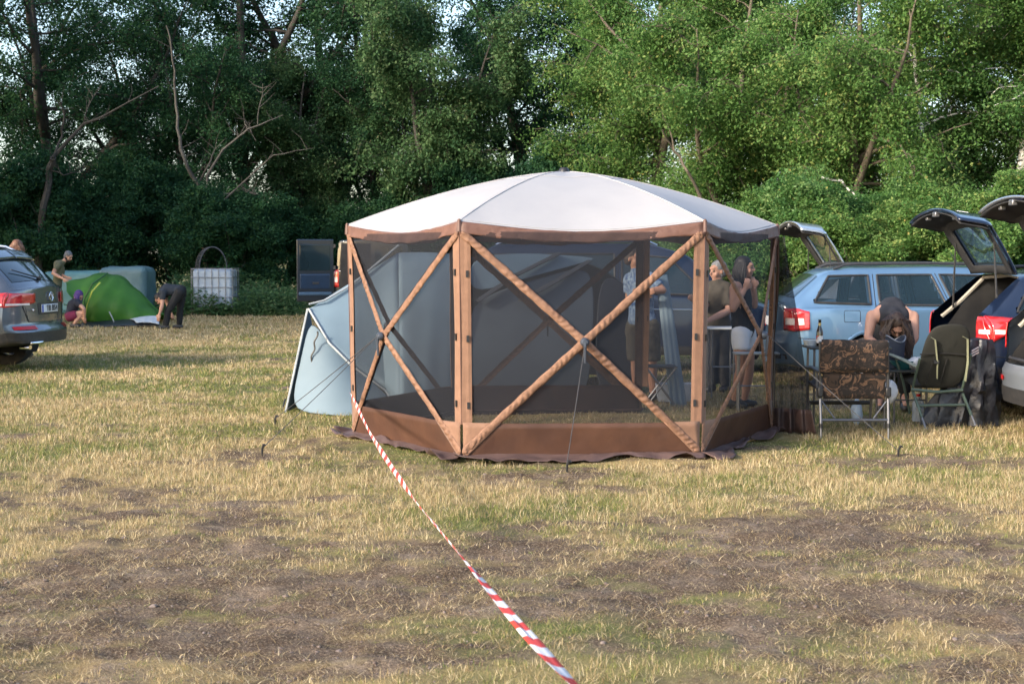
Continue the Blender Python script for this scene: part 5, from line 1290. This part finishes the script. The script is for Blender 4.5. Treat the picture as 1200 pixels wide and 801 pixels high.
# 5 man in the blue patterned shirt behind the gazebo
Y = 16.2
person('man in a blue patterned shirt and dark shorts, seen through the gazebo mesh', 'person', dict(
    hd=P(742, 303, Y), nk=P(746, 317, Y), ch=P(750, 336, Y), pv=P(752, 380, Y), sl=P(738, 327, Y + .1), sr=P(763, 327, Y - .1), el=P(737, 350, Y + .1), wl=P(756, 344, Y - .22), er=P(777, 340, Y - .16), wr=P(757, 341, Y - .26),
    hl=P(744, 383, Y + .05), hr=P(762, 383, Y - .05), kl=P(745, 425, Y + .02), kr=P(764, 425, Y - .08), al=P(746, 461, Y + .1), ar=P(765, 461, Y), tl=P(738, 467, Y - .05), tr=P(760, 467, Y - .18)),
    face=(.75, -.6, 0), shirt=cloth('blue_patterned_shirt', (.03, .08, .20), (.25, .33, .42), scale=26), sleeve=.7, pants=cloth('camouflage_shorts', (.035, .03, .025), (.08, .07, .05), scale=14), leg=.95, shoes=TRIM, hair='brown', skin=SKIN_T)
# 6 seated person in khaki
Y = 17.1
person('grey haired person in a khaki shirt leaning on a table by the people carrier', 'person', dict(
    hd=P(841, 318, Y), nk=P(841, 331, Y), ch=P(840, 345, Y), pv=P(842, 385, Y + .1), sl=P(829, 338, Y + .05), sr=P(853, 338, Y - .05), el=P(826, 360, Y - .05), wl=P(815, 352, Y - .35), er=P(854, 364, Y - .15), wr=P(828, 376, Y - .35),
    hl=P(835, 388, Y + .1), hr=P(850, 388, Y + .1), kl=P(834, 425, Y + .05), kr=P(850, 425, Y + .05), al=P(834, 453, Y + .15), ar=P(850, 453, Y + .15), tl=P(830, 459, Y), tr=P(846, 459, Y)),
    face=(-.85, -.5, -.1), shirt=cloth('khaki_shirt', (.075, .062, .045)), sleeve=.8, pants=cloth('grey_trousers', (.05, .05, .055)), leg=1.9, shoes=TRIM, hair='white')
# 7 woman in white shorts
Y = 15.35
person('dark haired woman in a black vest and white shorts, hand raised to her chin', 'person', dict(
    hd=P(873, 314, Y), nk=P(868, 329, Y), ch=P(867, 346, Y), pv=P(871, 387, Y), sl=P(874, 336, Y + .16), sr=P(861, 337, Y - .15), el=P(884, 358, Y + .1), wl=P(884, 338, Y), er=P(859, 362, Y - .22), wr=P(873, 339, Y - .18),
    hl=P(875, 391, Y + .09), hr=P(868, 391, Y - .08), kl=P(878, 432, Y + .1), kr=P(868, 432, Y - .12), al=P(872, 470, Y + .15), ar=P(860, 470, Y - .02), tl=P(884, 477, Y + .12), tr=P(872, 477, Y - .08)),
    s=.93, face=(.95, -.3, -.05), shirt=cloth('black_vest', (.012, .012, .014)), pants=cloth('white_shorts', (.80, .80, .82), (.74, .74, .78)), leg=.45, shoes=TRIM, hair='dark', hair_kind='long', curl=1.3, tod={'r': (.3, -.1, 1), 'l': (-.2, -.2, 1)})
# 8 long haired man bending behind the chairs
Y = 14.5
r8, q8, J8, og8 = person('long haired man in a black vest bending forward between the two folding chairs', 'person', dict(
    hd=P(1050, 381, Y - .12), nk=P(1047, 369, Y + .05), ch=P(1045, 363, Y + .25), pv=P(1046, 368, Y + .68), sl=P(1070, 371, Y + .10), sr=P(1022, 370, Y + .10), el=P(1072, 396, Y - .05), wl=P(1058, 414, Y - .15), er=P(1017, 396, Y - .0), wr=P(1036, 411, Y - .15),
    hl=P(1057, 373, Y + .68), hr=P(1035, 373, Y + .68), kl=P(1059, 418, Y + .62), kr=P(1033, 418, Y + .62), al=P(1060, 462, Y + .7), ar=P(1032, 462, Y + .7), tl=P(1061, 474, Y + .5), tr=P(1031, 474, Y + .5)),
    face=(.05, -.45, -.9), up=(.0, -.9, .35), shirt=cloth('black_tank_top', (.018, .019, .026)), pants=cloth('black_jeans', (.010, .011, .014)), leg=1.95, shoes=TRIM, hair='brown', skin=SKIN, shirt_e=.02)
hs = MB(); rr = random.Random(9)
for i in range(170):
    a = rr.uniform(-1.25, 1.25); sg = 1 if a > 0 else -1; a_ = abs(a)
    p0 = P(1050 + 3 * sg, 366, Y - .05); p1 = P(1050 + sg * (4 + 9 * a_), 374 + 2 * a_, Y - .22 + .06 * a_); p2 = P(1050 + sg * (11 + 3.5 * a_), 388, Y - .22 + .08 * a_)
    e = P(1050 + (sg * 16 if sg > 0 else -11) + rr.uniform(-4, 4), rr.uniform(400, 420) if sg > 0 else rr.uniform(392, 404), Y - .24); p1 += Vector((rr.uniform(-.02, .02), rr.uniform(-.02, .02), 0)); p2 += Vector((rr.uniform(-.03, .03), rr.uniform(-.03, .03), 0)); m = p2.lerp(e, .5) + Vector((rr.uniform(-.035, .035), rr.uniform(-.02, .02), 0))
    hs.tube([p - og8 for p in (p0, p1, p2, m, e)], [.010, .011, .010, .008, .003], 5)
hs.build('long_hair', HAIR['brown'], r8)
# ------------------------------------------------------------------ camp furniture and gear
def voro(name, cols, scale=9, rough=.85):
    m = bpy.data.materials.new(name); m.use_nodes = True; n = m.node_tree; b = n.nodes['Principled BSDF']; b.inputs['Roughness'].default_value = rough
    tc = n.nodes.new('ShaderNodeTexCoord'); no = n.nodes.new('ShaderNodeTexNoise'); no.inputs['Scale'].default_value = scale; no.inputs['Detail'].default_value = 3; no.inputs['Distortion'].default_value = 1.6
    n.links.new(tc.outputs['Object'], no.inputs['Vector']); cr = n.nodes.new('ShaderNodeValToRGB'); cr.color_ramp.interpolation = 'CONSTANT'; e = cr.color_ramp.elements
    while len(e) < len(cols): e.new(.5)
    for k, (p, c) in enumerate(cols): e[k].position = p; e[k].color = (*c, 1)
    n.links.new(no.outputs['Fac'], cr.inputs[0]); n.links.new(cr.outputs[0], b.inputs['Base Color']); return m
CAMO = voro('camouflage_cloth', [(0, (.045, .027, .019)), (.40, (.014, .010, .009)), (.50, (.03, .02, .016)), (.55, (.14, .08, .05)), (.61, (.022, .014, .012))], 8.5)
GFR = mat('green_frame', (.10, .14, .11), .4, metal=.3); OLV = cloth('olive_padding', (.018, .018, .014)); OLV2 = cloth('olive_pad_panel', (.013, .012, .011)); STRAP = mat('khaki_strap', (.25, .26, .17), .8)
GUN = mat('gunmetal_tube', (.14, .14, .15), .35, metal=.6)
# camouflage chair, seen from behind
CH = thing('folding_chair', 'camouflage folding chair seen from behind, right of the gazebo', 'chair', (at_px(1001, 12.95), 13.05, 0))
og = Vector(CH.location); Yc = 12.85
def cp(px, py, y): return P(px, py, y) - og
def cushion(corners, th, n=12, m=12, puff=1., lobes=0):
    a, b, c, d = [Vector(q) for q in corners]; nr = (b - a).cross(d - a).normalized(); F_ = []; B_2 = []
    for i in range(m + 1):
        t = i / m; l = a.lerp(d, t); r_ = b.lerp(c, t); f = []; g = []
        for j in range(n + 1):
            s = j / n; p = l.lerp(r_, s); e = min(1, 6 * min(s, 1 - s), 6 * min(t, 1 - t)) ** .5; q = th * (.25 + .75 * e) * (1 + .18 * math.sin(lobes * t * math.pi) if lobes else 1)
            f.append(p + nr * q / 2); g.append(p - nr * q / 2)
        F_.append(f); B_2.append(g)
    mb = MB(); mb.grid(F_); mb.grid(B_2)
    e1 = F_[0] + [r_[-1] for r_ in F_[1:]] + F_[-1][-2::-1] + [r_[0] for r_ in F_[-2:0:-1]]; e2 = B_2[0] + [r_[-1] for r_ in B_2[1:]] + B_2[-1][-2::-1] + [r_[0] for r_ in B_2[-2:0:-1]]
    mb.grid([e1, e2], closed=True); return mb
bk = cushion([cp(963, 398, 12.72), cp(1040, 399, 12.72), cp(1041, 436, 12.80), cp(961, 436, 12.80)], .07, lobes=1).build('backrest', CAMO, CH, disp=.02, dscale=.08)
cushion([cp(964, 437, 12.83), cp(1038, 437, 12.83), cp(1037, 467, 12.9), cp(965, 467, 12.9)], .03, lobes=3).build('lower_back', CAMO, CH, disp=.012, dscale=.08)
cushion([Vector((-.28, -.05, .40)), Vector((.28, -.05, .40)), Vector((.28, .46, .44)), Vector((-.28, .46, .44))], .08, lobes=3).build('seat', CAMO, CH, disp=.02, dscale=.1)
for sx, x1, x2 in ((-1, 961, 962), (1, 1040.5, 1041)):
    MB().tube([cp(x1, 400, 12.76), cp(x1, 440, 12.84), cp(x1, 470, 12.92)], .012, 8).build('back_tube', GUN, CH)
    l = MB().tube([cp(x1, 462, 12.92), cp(x2, 497, 12.86)], .013, 8).tube([cp(x2, 495, 12.86), cp(x2, 516, 12.84)], .010, 8).build('leg', GUN, CH)
    MB().ball(cp(x2, 516, 12.84), (.028, .028, .012)).tube([cp(x2, 496, 12.86), cp(x2, 501, 12.86)], .019, 8).build('foot', BLACKP, l)
    l = MB().tube([Vector((sx * .29, .42, .42)), Vector((sx * .29, .47, .02))], .013, 8).build('leg', GUN, CH); MB().ball((sx * .29, .47, .02), (.028, .028, .014)).build('foot', BLACKP, l)
    MB().tube([Vector((sx * .30, -.15, .58)), Vector((sx * .32, .1, .60)), Vector((sx * .32, .38, .58))], .022, 8, flat=.7).build('armrest', BLACKP, CH)
    MB().tube([Vector((sx * .31, -.08, .34)), Vector((sx * .31, -.06, .58))], .011, 6).build('armrest_post', GUN, CH); MB().tube([Vector((sx * .31, .36, .40)), Vector((sx * .32, .34, .58))], .011, 6).build('armrest_post', GUN, CH)
    MB().box(cp(x1 - sx * 0, 459, 12.88), (.05, .06, .09)).build('bracket', BLACKP, CH, bevel=.012)
    MB().tube([cp(x1 - sx * 2, 470, 12.9), cp(x1 - sx * 17, 490, 12.88)], .008, 6).build('brace', GUN, CH)
MB().tube([cp(962, 492, 12.87), cp(1041, 492, 12.87)], .014, 8).build('crossbar', GUN, CH)
MB().tube([Vector((-.29, .45, .25)), Vector((.29, .45, .25))], .018, 8).build('crossbar', TRIM, CH)
# olive chair
CH2 = thing('folding_chair', 'olive folding chair with green frame and khaki straps, in front of the navy car', 'chair', (at_px(1103, 13.6), 13.65, 0)); og = Vector(CH2.location)
def octo(pts, Ys, th, nm, m_, par, **k):
    a = [P(px, py, y) - og for (px, py), y in zip(pts, Ys)]; mb = MB(); nr = (a[1] - a[0]).cross(a[3] - a[0]).normalized(); c = sum(a, Vector()) / len(a); n = len(a)
    rings = []
    for f, o in ((0, th * .55), (.55, th * .5), (.88, th * .32), (1, 0), (.88, -th * .32), (.0, -th * .5)): rings.append([c.lerp(p, f) + nr * o for p in a])
    return mb.grid(rings, closed=True).build(nm, m_, par, sub=2, **k)
def yy(py): return 13.42 + (py - 378) / 78 * .26
pt = [(1083, 398), (1090, 386), (1099, 379), (1121, 377.5), (1133, 380), (1140, 391), (1137, 420), (1128, 456), (1098, 457), (1069, 454), (1077, 422)]
octo(pt, [yy(p[1]) for p in pt], .07, 'backrest', OLV, CH2)
MB().tube([cp(1078, 415, yy(415) - .045), cp(1108, 414, yy(414) - .052), cp(1136, 416, yy(416) - .045)], .006, 5).build('pocket_edge', OLV2, CH2)
for x in (1094, 1110):
    MB().tube([cp(x, 420, yy(420) - .05), cp(x - 5, 437, yy(437) - .05), cp(x - 9, 450, yy(450) - .05)], .006, 5).build('quilt_line', OLV2, CH2)
for nm, a, b in (('strap', (1096, 398), (1098, 443)), ('strap', (1134, 397), (1131, 446))):
    q = [cp(a[0] - 5 if a[0] < 1100 else a[0] - 6, a[1] - 3, yy(a[1]) - .05), cp(a[0], a[1], yy(a[1]) - .058), cp((a[0] + b[0]) / 2 + 1.5, 424, yy(424) - .065), cp(b[0], b[1], yy(b[1]) - .06)]
    MB().tube(q, [.012, .017, .017, .016], 6, flat=.3).build(nm, STRAP, CH2)
MB().box(cp(1097.5, 424, yy(424) - .075), (.05, .012, .03)).build('buckle', BLACKP, CH2)
for pts_ in ([(1078, 420, 13.5), (1069, 456, 13.7), (1085, 502, 13.4)], [(1138, 415, 13.5), (1127, 458, 13.7), (1143, 498, 13.45)]):
    MB().tube([cp(*pts_[0]), cp(*pts_[1])], .013, 8).build('back_tube', GFR, CH2)
    l = MB().tube([cp(*pts_[1]), cp(*pts_[2]).lerp(cp(*pts_[1]), .28)], .014, 8).build('leg', GFR, CH2); MB().tube([cp(*pts_[2]).lerp(cp(*pts_[1]), .3), cp(*pts_[2])], .010, 8).ball(cp(*pts_[2]), (.024, .024, .01)).build('leg_extension', STEEL, l)
MB().tube([cp(1068, 456, 13.66), cp(1098, 459, 13.63), cp(1128, 457, 13.66)], .015, 8).build('seat_bar', GFR, CH2)
MB().tube([cp(1074, 475, 13.58), cp(1131, 474, 13.6)], .013, 8).build('crossbar', GFR, CH2)
cushion([cp(1070, 452, 13.72), cp(1127, 453, 13.72), cp(1108, 440, 14.2), cp(1054, 440, 14.2)], .07).build('seat', OLV, CH2)
for a, b, c_ in (((1043, 415, 14.05), (1075, 430, 13.6), (1050, 420, 14.0)), ((1108, 418, 14.05), (1133, 430, 13.62), (1112, 420, 14.0))):
    MB().tube([cp(*a), cp((a[0] + b[0]) / 2, (a[1] + b[1]) / 2 - 1, (a[2] + b[2]) / 2), cp(*b)], [.022, .026, .02], 8, flat=.6).build('armrest', mat('pale_olive_armrest' + str(a[0]), (.20, .22, .17), .6), CH2)
    g = G(c_[0] + 16, 486); l = MB().tube([cp(*c_), cp(c_[0] + 8, 446, 14.0), P(c_[0] + 16, 484, 14.05) - og], .012, 8).build('leg', GFR, CH2)

# black coats and bags beside the navy car
bg_ = MB(); rows = []; c0 = Vector((at_px(1138, 13.8), 13.82, 0))
for i in range(25):
    t = i / 24; row = []
    for k in range(64):
        a = 2 * math.pi * k / 64; w_ = .13 + .15 * t ** .7 + (.05 if t > .6 else 0) * math.sin(a * 2 + 1); sh = -.07 * t ** 1.5
        f = 1 + (.10 + .08 * t) * math.sin(a * 9 + 1.5 * math.sin(t * 5)) + .05 * math.sin(a * 21 + t * 9) + .06 * math.sin(a * 5 - t * 8)
        row.append(c0 + Vector((sh + .07 * (1 - t) + w_ * f * math.cos(a), w_ * .62 * f * math.sin(a), .80 * (1 - t) + .01)))
    rows.append(row)
rows.insert(0, [c0 + Vector((.07, 0, .83))] * 64); bg_.grid(rows, closed=True)
cb = top(bg_, 'coat', mat('black_rain_cloth', (.008, .009, .014), .4, (.016, .018, .026), 22, bump=.6, bscale=26), 'black crumpled rain coat hung in folds against the navy car', 'coat', disp=.015, dscale=.08)
og = Vector(cb.location); ps = MB()
for k in range(3): ps.prism([P(1139 + 0, 418 - 3 * k, 13.60) - og, P(1147, 413.5 - 3 * k, 13.60) - og, P(1147, 412 - 3 * k, 13.60) - og, P(1139, 416.5 - 3 * k, 13.60) - og], (0, .02, 0))
ps.build('sleeve_stripes', mat('sleeve_stripe', (.6, .5, .48), .6), cb, smooth=False)

# table between the chairs, with things on it
def table(name, label, x0, x1, y0, y1, z, m_, leg_m):
    t = thing(name, label, 'table', ((x0 + x1) / 2, (y0 + y1) / 2, 0)); o = Vector(t.location)
    MB(o).box(((x0 + x1) / 2, (y0 + y1) / 2, z), (x1 - x0, y1 - y0, .022)).build('tabletop', m_, t, bevel=.006)
    for a in (x0 + .05, x1 - .05):
        for b in (y0 + .05, y1 - .05): MB(o).tube([(a, b, z - .012), (a, b, 0)], .011, 8).build('leg', leg_m, t)
    MB(o).tube([(x0 + .05, y0 + .05, z * .45), (x1 - .05, y0 + .05, z * .45)], .008, 6).build('crossbar', leg_m, t); return t
TG = mat('dark_tabletop', (.04, .045, .045), .5)
xa = at_px(945, 13.75)
table('camp_table', 'low dark camp table hidden behind the camouflage chair', xa, at_px(1040, 13.75), 13.55, 13.95, .745, TG, GUN)
table('camp_table', 'small dark table between the two folding chairs under the bowl and bag', at_px(1042, 14.05), at_px(1092, 14.05), 13.95, 14.25, .50, TG, GUN)
b_ = Vector((at_px(961, 13.7), 13.7, .757)); bt = thing('beer_bottle', 'brown beer bottle with white and red label behind the camouflage chair', 'bottle', b_)
MB().lathe([(0, 0), (.029, .0), (.031, .01), (.031, .13), (.026, .155), (.014, .185), (.0125, .235), (.014, .237), (.014, .245), (0, .246)], (0, 0, 0), 18).build('bottle_glass', mat('brown_glass', (.02, .014, .006), .08, coat=1), bt)
MB().lathe([(.0318, .03), (.0318, .095)], (0, 0, 0), 18).build('label', mat('bottle_label', (.75, .7, .66), .5, (.5, .06, .05), 20, lo=.5, hi=.54), bt)
MB().lathe([(.0142, .19), (.0135, .215)], (0, 0, 0), 18).build('neck_foil', mat('foil', (.5, .42, .2), .3, metal=.8), bt)
cc = Vector((at_px(953, 13.7), 13.78, .757)); mb = MB(); mb.lathe([(0, 0), (.06, 0), (.075, .05), (.07, .055), (.055, .01), (0, .008)], (0, 0, 0), 20); mb.v = [v + cc for v in mb.v]; top(mb, 'dish', mat('pale_dish', (.5, .55, .6), .3), 'pale dish left of the beer bottle behind the camouflage chair', 'dish')
cc = Vector((at_px(1062, 14.1), 14.1, .512)); mb = MB(); mb.lathe([(0, 0), (.08, 0), (.15, .07), (.155, .085), (.145, .085), (.075, .01), (0, .008)], (0, 0, 0), 24); mb.v = [v + cc for v in mb.v]; top(mb, 'bowl', mat('teal_plastic', (.02, .12, .14), .35), 'teal plastic bowl on the table between the folding chairs', 'bowl')
def crumple(c, r, seed, n=22, m=12, amp=.25):
    rr = random.Random(seed); ph = [rr.uniform(0, 6) for _ in range(6)]; rows = []
    for i in range(m + 1):
        a = math.pi * (.02 + .96 * i / m); row = []
        for k in range(n):
            q = 2 * math.pi * k / n; f = 1 + amp * (math.sin(3 * q + ph[0] + 2 * a) * .5 + math.sin(5 * q - ph[1] + 3 * a) * .35 + math.sin(8 * q + ph[2] - 5 * a) * .3)
            row.append(Vector(c) + Vector((r[0] * math.sin(a) * math.cos(q) * f, r[1] * math.sin(a) * math.sin(q) * f, r[2] * math.cos(a) * (1 + .1 * math.sin(q * 3)))))
        rows.append(row)
    return MB().grid(rows, closed=True)
WB = mat('white_plastic_bag', (.62, .64, .67), .35, (.5, .52, .56), 12, trans=.2)
top(crumple((at_px(1076, 14.0), 14.02, .57), (.10, .08, .06), 1), 'plastic_bag', WB, 'crumpled white plastic bag on the table beside the teal bowl', 'plastic bag')
top(crumple((at_px(1045, 13.4), 13.4, .36), (.065, .06, .10), 2, amp=.15), 'plastic_bag', WB, 'white plastic bag hanging beside the right arm of the camouflage chair', 'plastic bag')
bh = thing('bucket', 'dark blue open fabric bucket held under the head of the bending man', 'bucket', (at_px(1050, 14.15), 14.15, 0)); og = Vector(bh.location)
MB().grid([[Vector((r_ * math.cos(2 * math.pi * k / 24), r_ * math.sin(2 * math.pi * k / 24), z + .03 * math.sin(2 * math.pi * k / 24 * 2 + 1) * (z > .7))) for k in range(24)] for r_, z in ((.005, .52), (.07, .52), (.085, .62), (.095, .80), (.08, .80), (.07, .54), (.005, .54))], closed=True).build('bucket_wall', cloth('navy_canvas', (.025, .035, .06)), bh)
MB().tube([Vector((.095 * math.cos(2 * math.pi * k / 24), .095 * math.sin(2 * math.pi * k / 24), .80 + .03 * math.sin(2 * math.pi * k / 24 * 2 + 1))) for k in range(24)], .007, 5, closed=True).build('rim', STEEL, bh)
jg = thing('water_jug', 'clear plastic jug with a red cap in the grass under the olive chair', 'jug', (at_px(1078, 14.2), 14.2, 0))
MB().lathe([(0, 0), (.055, 0), (.06, .02), (.055, .09), (.06, .11), (.055, .18), (.03, .22), (.018, .235), (.018, .25), (0, .25)], (0, 0, 0), 18).build('jug_body', mat('clear_plastic', (.55, .6, .66), .1, alpha=.6, coat=.5), jg)
MB().lathe([(.021, .24), (.021, .265), (0, .266)], (0, 0, 0), 12).build('cap', DRED, jg)
top(crumple((at_px(1006, 13.9), 13.9, .12), (.05, .05, .12), 5, amp=.2), 'water_bottle', mat('pale_blue_plastic', (.45, .55, .68), .3), 'pale blue bottle in the grass behind the camouflage chair legs', 'bottle')

# things seen through the gazebo net
table('camp_table', 'metal edged folding table in front of the woman in white shorts', at_px(862, 14.95), at_px(915, 14.95), 14.95, 15.15, .60, mat('alu_tabletop', (.5, .52, .54), .35, metal=.6), STEEL)
tw = table('side_table', 'white topped table beside the people carrier', at_px(828, 16.6), at_px(864, 16.6), 16.45, 16.8, .78, mat('white_tabletop', (.62, .64, .66), .5), STEEL)
ft = thing('camp_stool', 'tubular folding stool in front of the man in the patterned shirt', 'stool', (at_px(774, 15.7), 15.7, 0))
for s_ in (-1, 1): MB().tube([(-.16, s_ * .15, 0), (.16, s_ * .15, .42)], .01, 6).build('leg', STEEL, ft); MB().tube([(.16, s_ * .15, 0), (-.16, s_ * .15, .42)], .01, 6).build('leg', STEEL, ft)
cushion([Vector((-.17, -.16, .42)), Vector((.17, -.16, .42)), Vector((.17, .16, .42)), Vector((-.17, .16, .42))], .025).build('seat', TRIM, ft)
bx = thing('storage_box', 'clear plastic box of jars on the grass right of the stool', 'box', (at_px(790, 16.1), 16.1, 0))
mb = MB(); mb.grid([[Vector((sx * w_, sy * w_ * .7, z)) for sx, sy in ((-1, -1), (1, -1), (1, 1), (-1, 1))] for w_, z in ((.01, 0.01), (.17, .01), (.20, .2), (.19, .2), (.16, .02), (.01, .02))], closed=True); mb.build('tray', mat('pale_tray', (.45, .5, .58), .3), bx, smooth=False)
for x in (-.09, .0, .09): MB().lathe([(0, .02), (.035, .02), (.037, .17), (.03, .2), (.0, .21)], (x, .02, 0), 12).build('jar', mat('jar%d' % int(x * 100 + 20), (.25, .32, .38), .1, coat=1), bx)

# ------------------------------------------------------------------ far left: green tent, bales, tank
GT_ = mat('green_tent_cloth', (.075, .23, .025), .55, (.05, .17, .02), 2, bump=.5, bscale=5, trans=.3, spec=.4); GT2 = mat('green_tent_inner', (.03, .10, .02), .6, bump=.4, bscale=6)
gt = thing('tent', 'bright green dome tent being pitched at the far left', 'tent', (at_px(133, 33.8), 33.8, 0)); og = Vector(gt.location); Y = 33.6
top_ = [(77, 331), (92, 327), (108, 322), (124, 319.5), (138, 322), (150, 328), (163, 341), (175, 354), (186, 368)]
bot_ = [(78, 341), (92, 360), (97, 377), (108, 379), (125, 380), (140, 380), (155, 379), (170, 377), (186, 372)]
rows = []
for i in range(13):
    t = i / 12; row = []
    for j in range(33):
        q = j / 4; k = min(int(q), 7); f = q - k
        a = Vector(P(*top_[k], Y + .35)).lerp(P(*top_[k + 1], Y + .35), f); b = P(*bot_[k], Y - .45).lerp(P(*bot_[k + 1], Y - .45), f)
        p = a.lerp(b, t); p.y -= .40 * math.sin(math.pi * t) * math.sin(math.pi * min(j / 32, 1)) ; p.z += .05 * math.sin(math.pi * t) + .02 * math.sin(j * .8 + t * 6); p.y += .03 * math.sin(j * 1.1 + t * 3); row.append(p - og)
    rows.append(row)
MB().grid(rows).build('flysheet', GT_, gt, solid=.006)
back = [[Vector((p.x, p.y + 1.9 * s_ , p.z * (1 - s_) ** .8)) for p in rows[0]] for s_ in (0, .3, .6, .85, 1)]
MB().grid(back).build('flysheet_back', GT_, gt, solid=.006)
MB(og).tube([P(117, 331, Y - .55), P(108, 341, Y - .75), P(102, 357, Y - .62), P(100, 372, Y - .5)], [.03, .03, .02, .015], 6, flat=.4).build('yellow_band', mat('yellow_band', (.35, .42, .05), .6), gt)
MB(og).tube([P(126, 320, Y + .3), P(108, 333, Y - .45), P(99, 350, Y - .5), P(97, 377, Y - .5)], .02, 6).build('pole_sleeve', GT2, gt)
MB(og).tube([P(128, 365, Y - .66), P(132, 373, Y - .62), P(136, 383, Y - .6)], .012, 5).build('guy_rope', WB, gt)
MB(og).grid(patch([P(97, 377.5, Y - .4), P(187, 372, Y - .4), P(187, 381, Y - .9), P(93, 384, Y - .9)], (0, 0, .03), wr=.02)).build('groundsheet', mat('dark_groundsheet', (.02, .025, .035), .4), gt, solid=.01)
MB(og).grid(patch([P(152, 374, Y - .5), P(184, 370, Y - .5), P(187, 380, Y - .95), P(160, 378, Y - .95)], (0, 0, .05), wr=.02)).build('inner_sheet', mat('pale_sheet', (.45, .5, .54), .6), gt, solid=.01)
TEAL = mat('turquoise_film', (.14, .29, .28), .4, (.10, .22, .22), 3, bump=.6, bscale=9); TEAL2 = mat('grey_turquoise_film', (.12, .20, .21), .4, (.09, .155, .17), 3, bump=.6, bscale=9)
def bale(px0, px1, Yb, ztop, m_, label):
    a, b = at_px(px0, Yb), at_px(px1, Yb); mb = MB().box(((a + b) / 2, Yb + .6, ztop / 2), (b - a, 1.2, ztop)); o = top(mb, 'wrapped_bale', m_, label, 'bale', bevel=.0, disp=0)
    m = o.modifiers.new('round', 'BEVEL'); m.width = .16; m.segments = 5; m = o.modifiers.new('s', 'SUBSURF'); m.subdivision_type = 'SIMPLE'; m.levels = m.render_levels = 3
    t = bpy.data.textures.new('wrinkle', 'CLOUDS'); t.noise_scale = .5; m = o.modifiers.new('d', 'DISPLACE'); m.texture = t; m.strength = .10
bale(48, 121, 39.3, 1.16, TEAL, 'bright turquoise wrapped bale behind the man in the olive shirt'); bale(115, 171, 38.3, 1.28, TEAL2, 'greyish turquoise wrapped bale behind the top of the green tent')
Yt = 39.0; ib = thing('water_tank', 'white plastic water tank in a metal cage in front of the dark bushes', 'water tank', (at_px(248, Yt), Yt + .5, 0)); hw, hd_, zt = .54, .46, 1.24
MB().box((0, 0, .70), (2 * hw - .06, 2 * hd_ - .06, 1.02)).build('tank', mat('white_tank_plastic', (.46, .52, .58), .45, (.38, .43, .50), 2), ib, bevel=.07)
MB().lathe([(0, 1.25), (.11, 1.25), (.11, 1.20)], (0, 0, 0), 16).build('tank_lid', BLACKP, ib)
for z in (.22, .48, .74, 1.0, zt - .02): MB().tube([(-hw, -hd_, z), (hw, -hd_, z), (hw, hd_, z), (-hw, hd_, z)], .012, 6, closed=True).build('cage_rail', STEEL, ib)
cg = [(x, -hd_) for x in [-hw + 2 * hw * i / 6 for i in range(7)]] + [(x, hd_) for x in [-hw + 2 * hw * i / 6 for i in range(7)]] + [(-hw, 0), (hw, 0), (-hw, .24), (hw, .24), (-hw, -.24), (hw, -.24)]
for x, y in cg: MB().tube([(x, y, .18), (x, y, zt)], .010, 6).build('cage_bar', STEEL, ib)
pa = MB().box((0, 0, .155), (1.2, 1.0, .03))
for x in (-.5, 0, .5): pa.box((x, 0, .075), (.12, 1.0, .13))
pa.build('pallet', mat('pallet_wood', (.2, .15, .1), .9), ib, smooth=False)
hp = thing('wire_hoops', 'two bent hoops with wire mesh standing on the caged white tank', 'wire frame', (at_px(245, Yt), Yt + .5, zt))
def hoop(xc, y, r, h): return [Vector((xc + r * math.cos(a), y, max(h * math.sin(a), 0.0))) for a in [math.pi * i / 20 for i in range(21)]]
MB().tube(hoop(.10, -.42, .36, .56), .013, 8).build('hoop', mat('grey_hoop', (.06, .065, .08), .5), hp)
MB().tube(hoop(-.12, .42, .42, .56), .015, 8).build('hoop', TRIM, hp)
wm = MB(); ha = hoop(.10, -.42, .36, .56); hb_ = hoop(-.12, .42, .42, .56)
for i in range(1, 20): wm.tube([ha[i], hb_[i]], .005, 4)
for k in range(1, 7): wm.tube([ha[i].lerp(hb_[i], k / 7) for i in range(21)], .005, 4)
wm.build('wire_mesh', TRIM, hp)
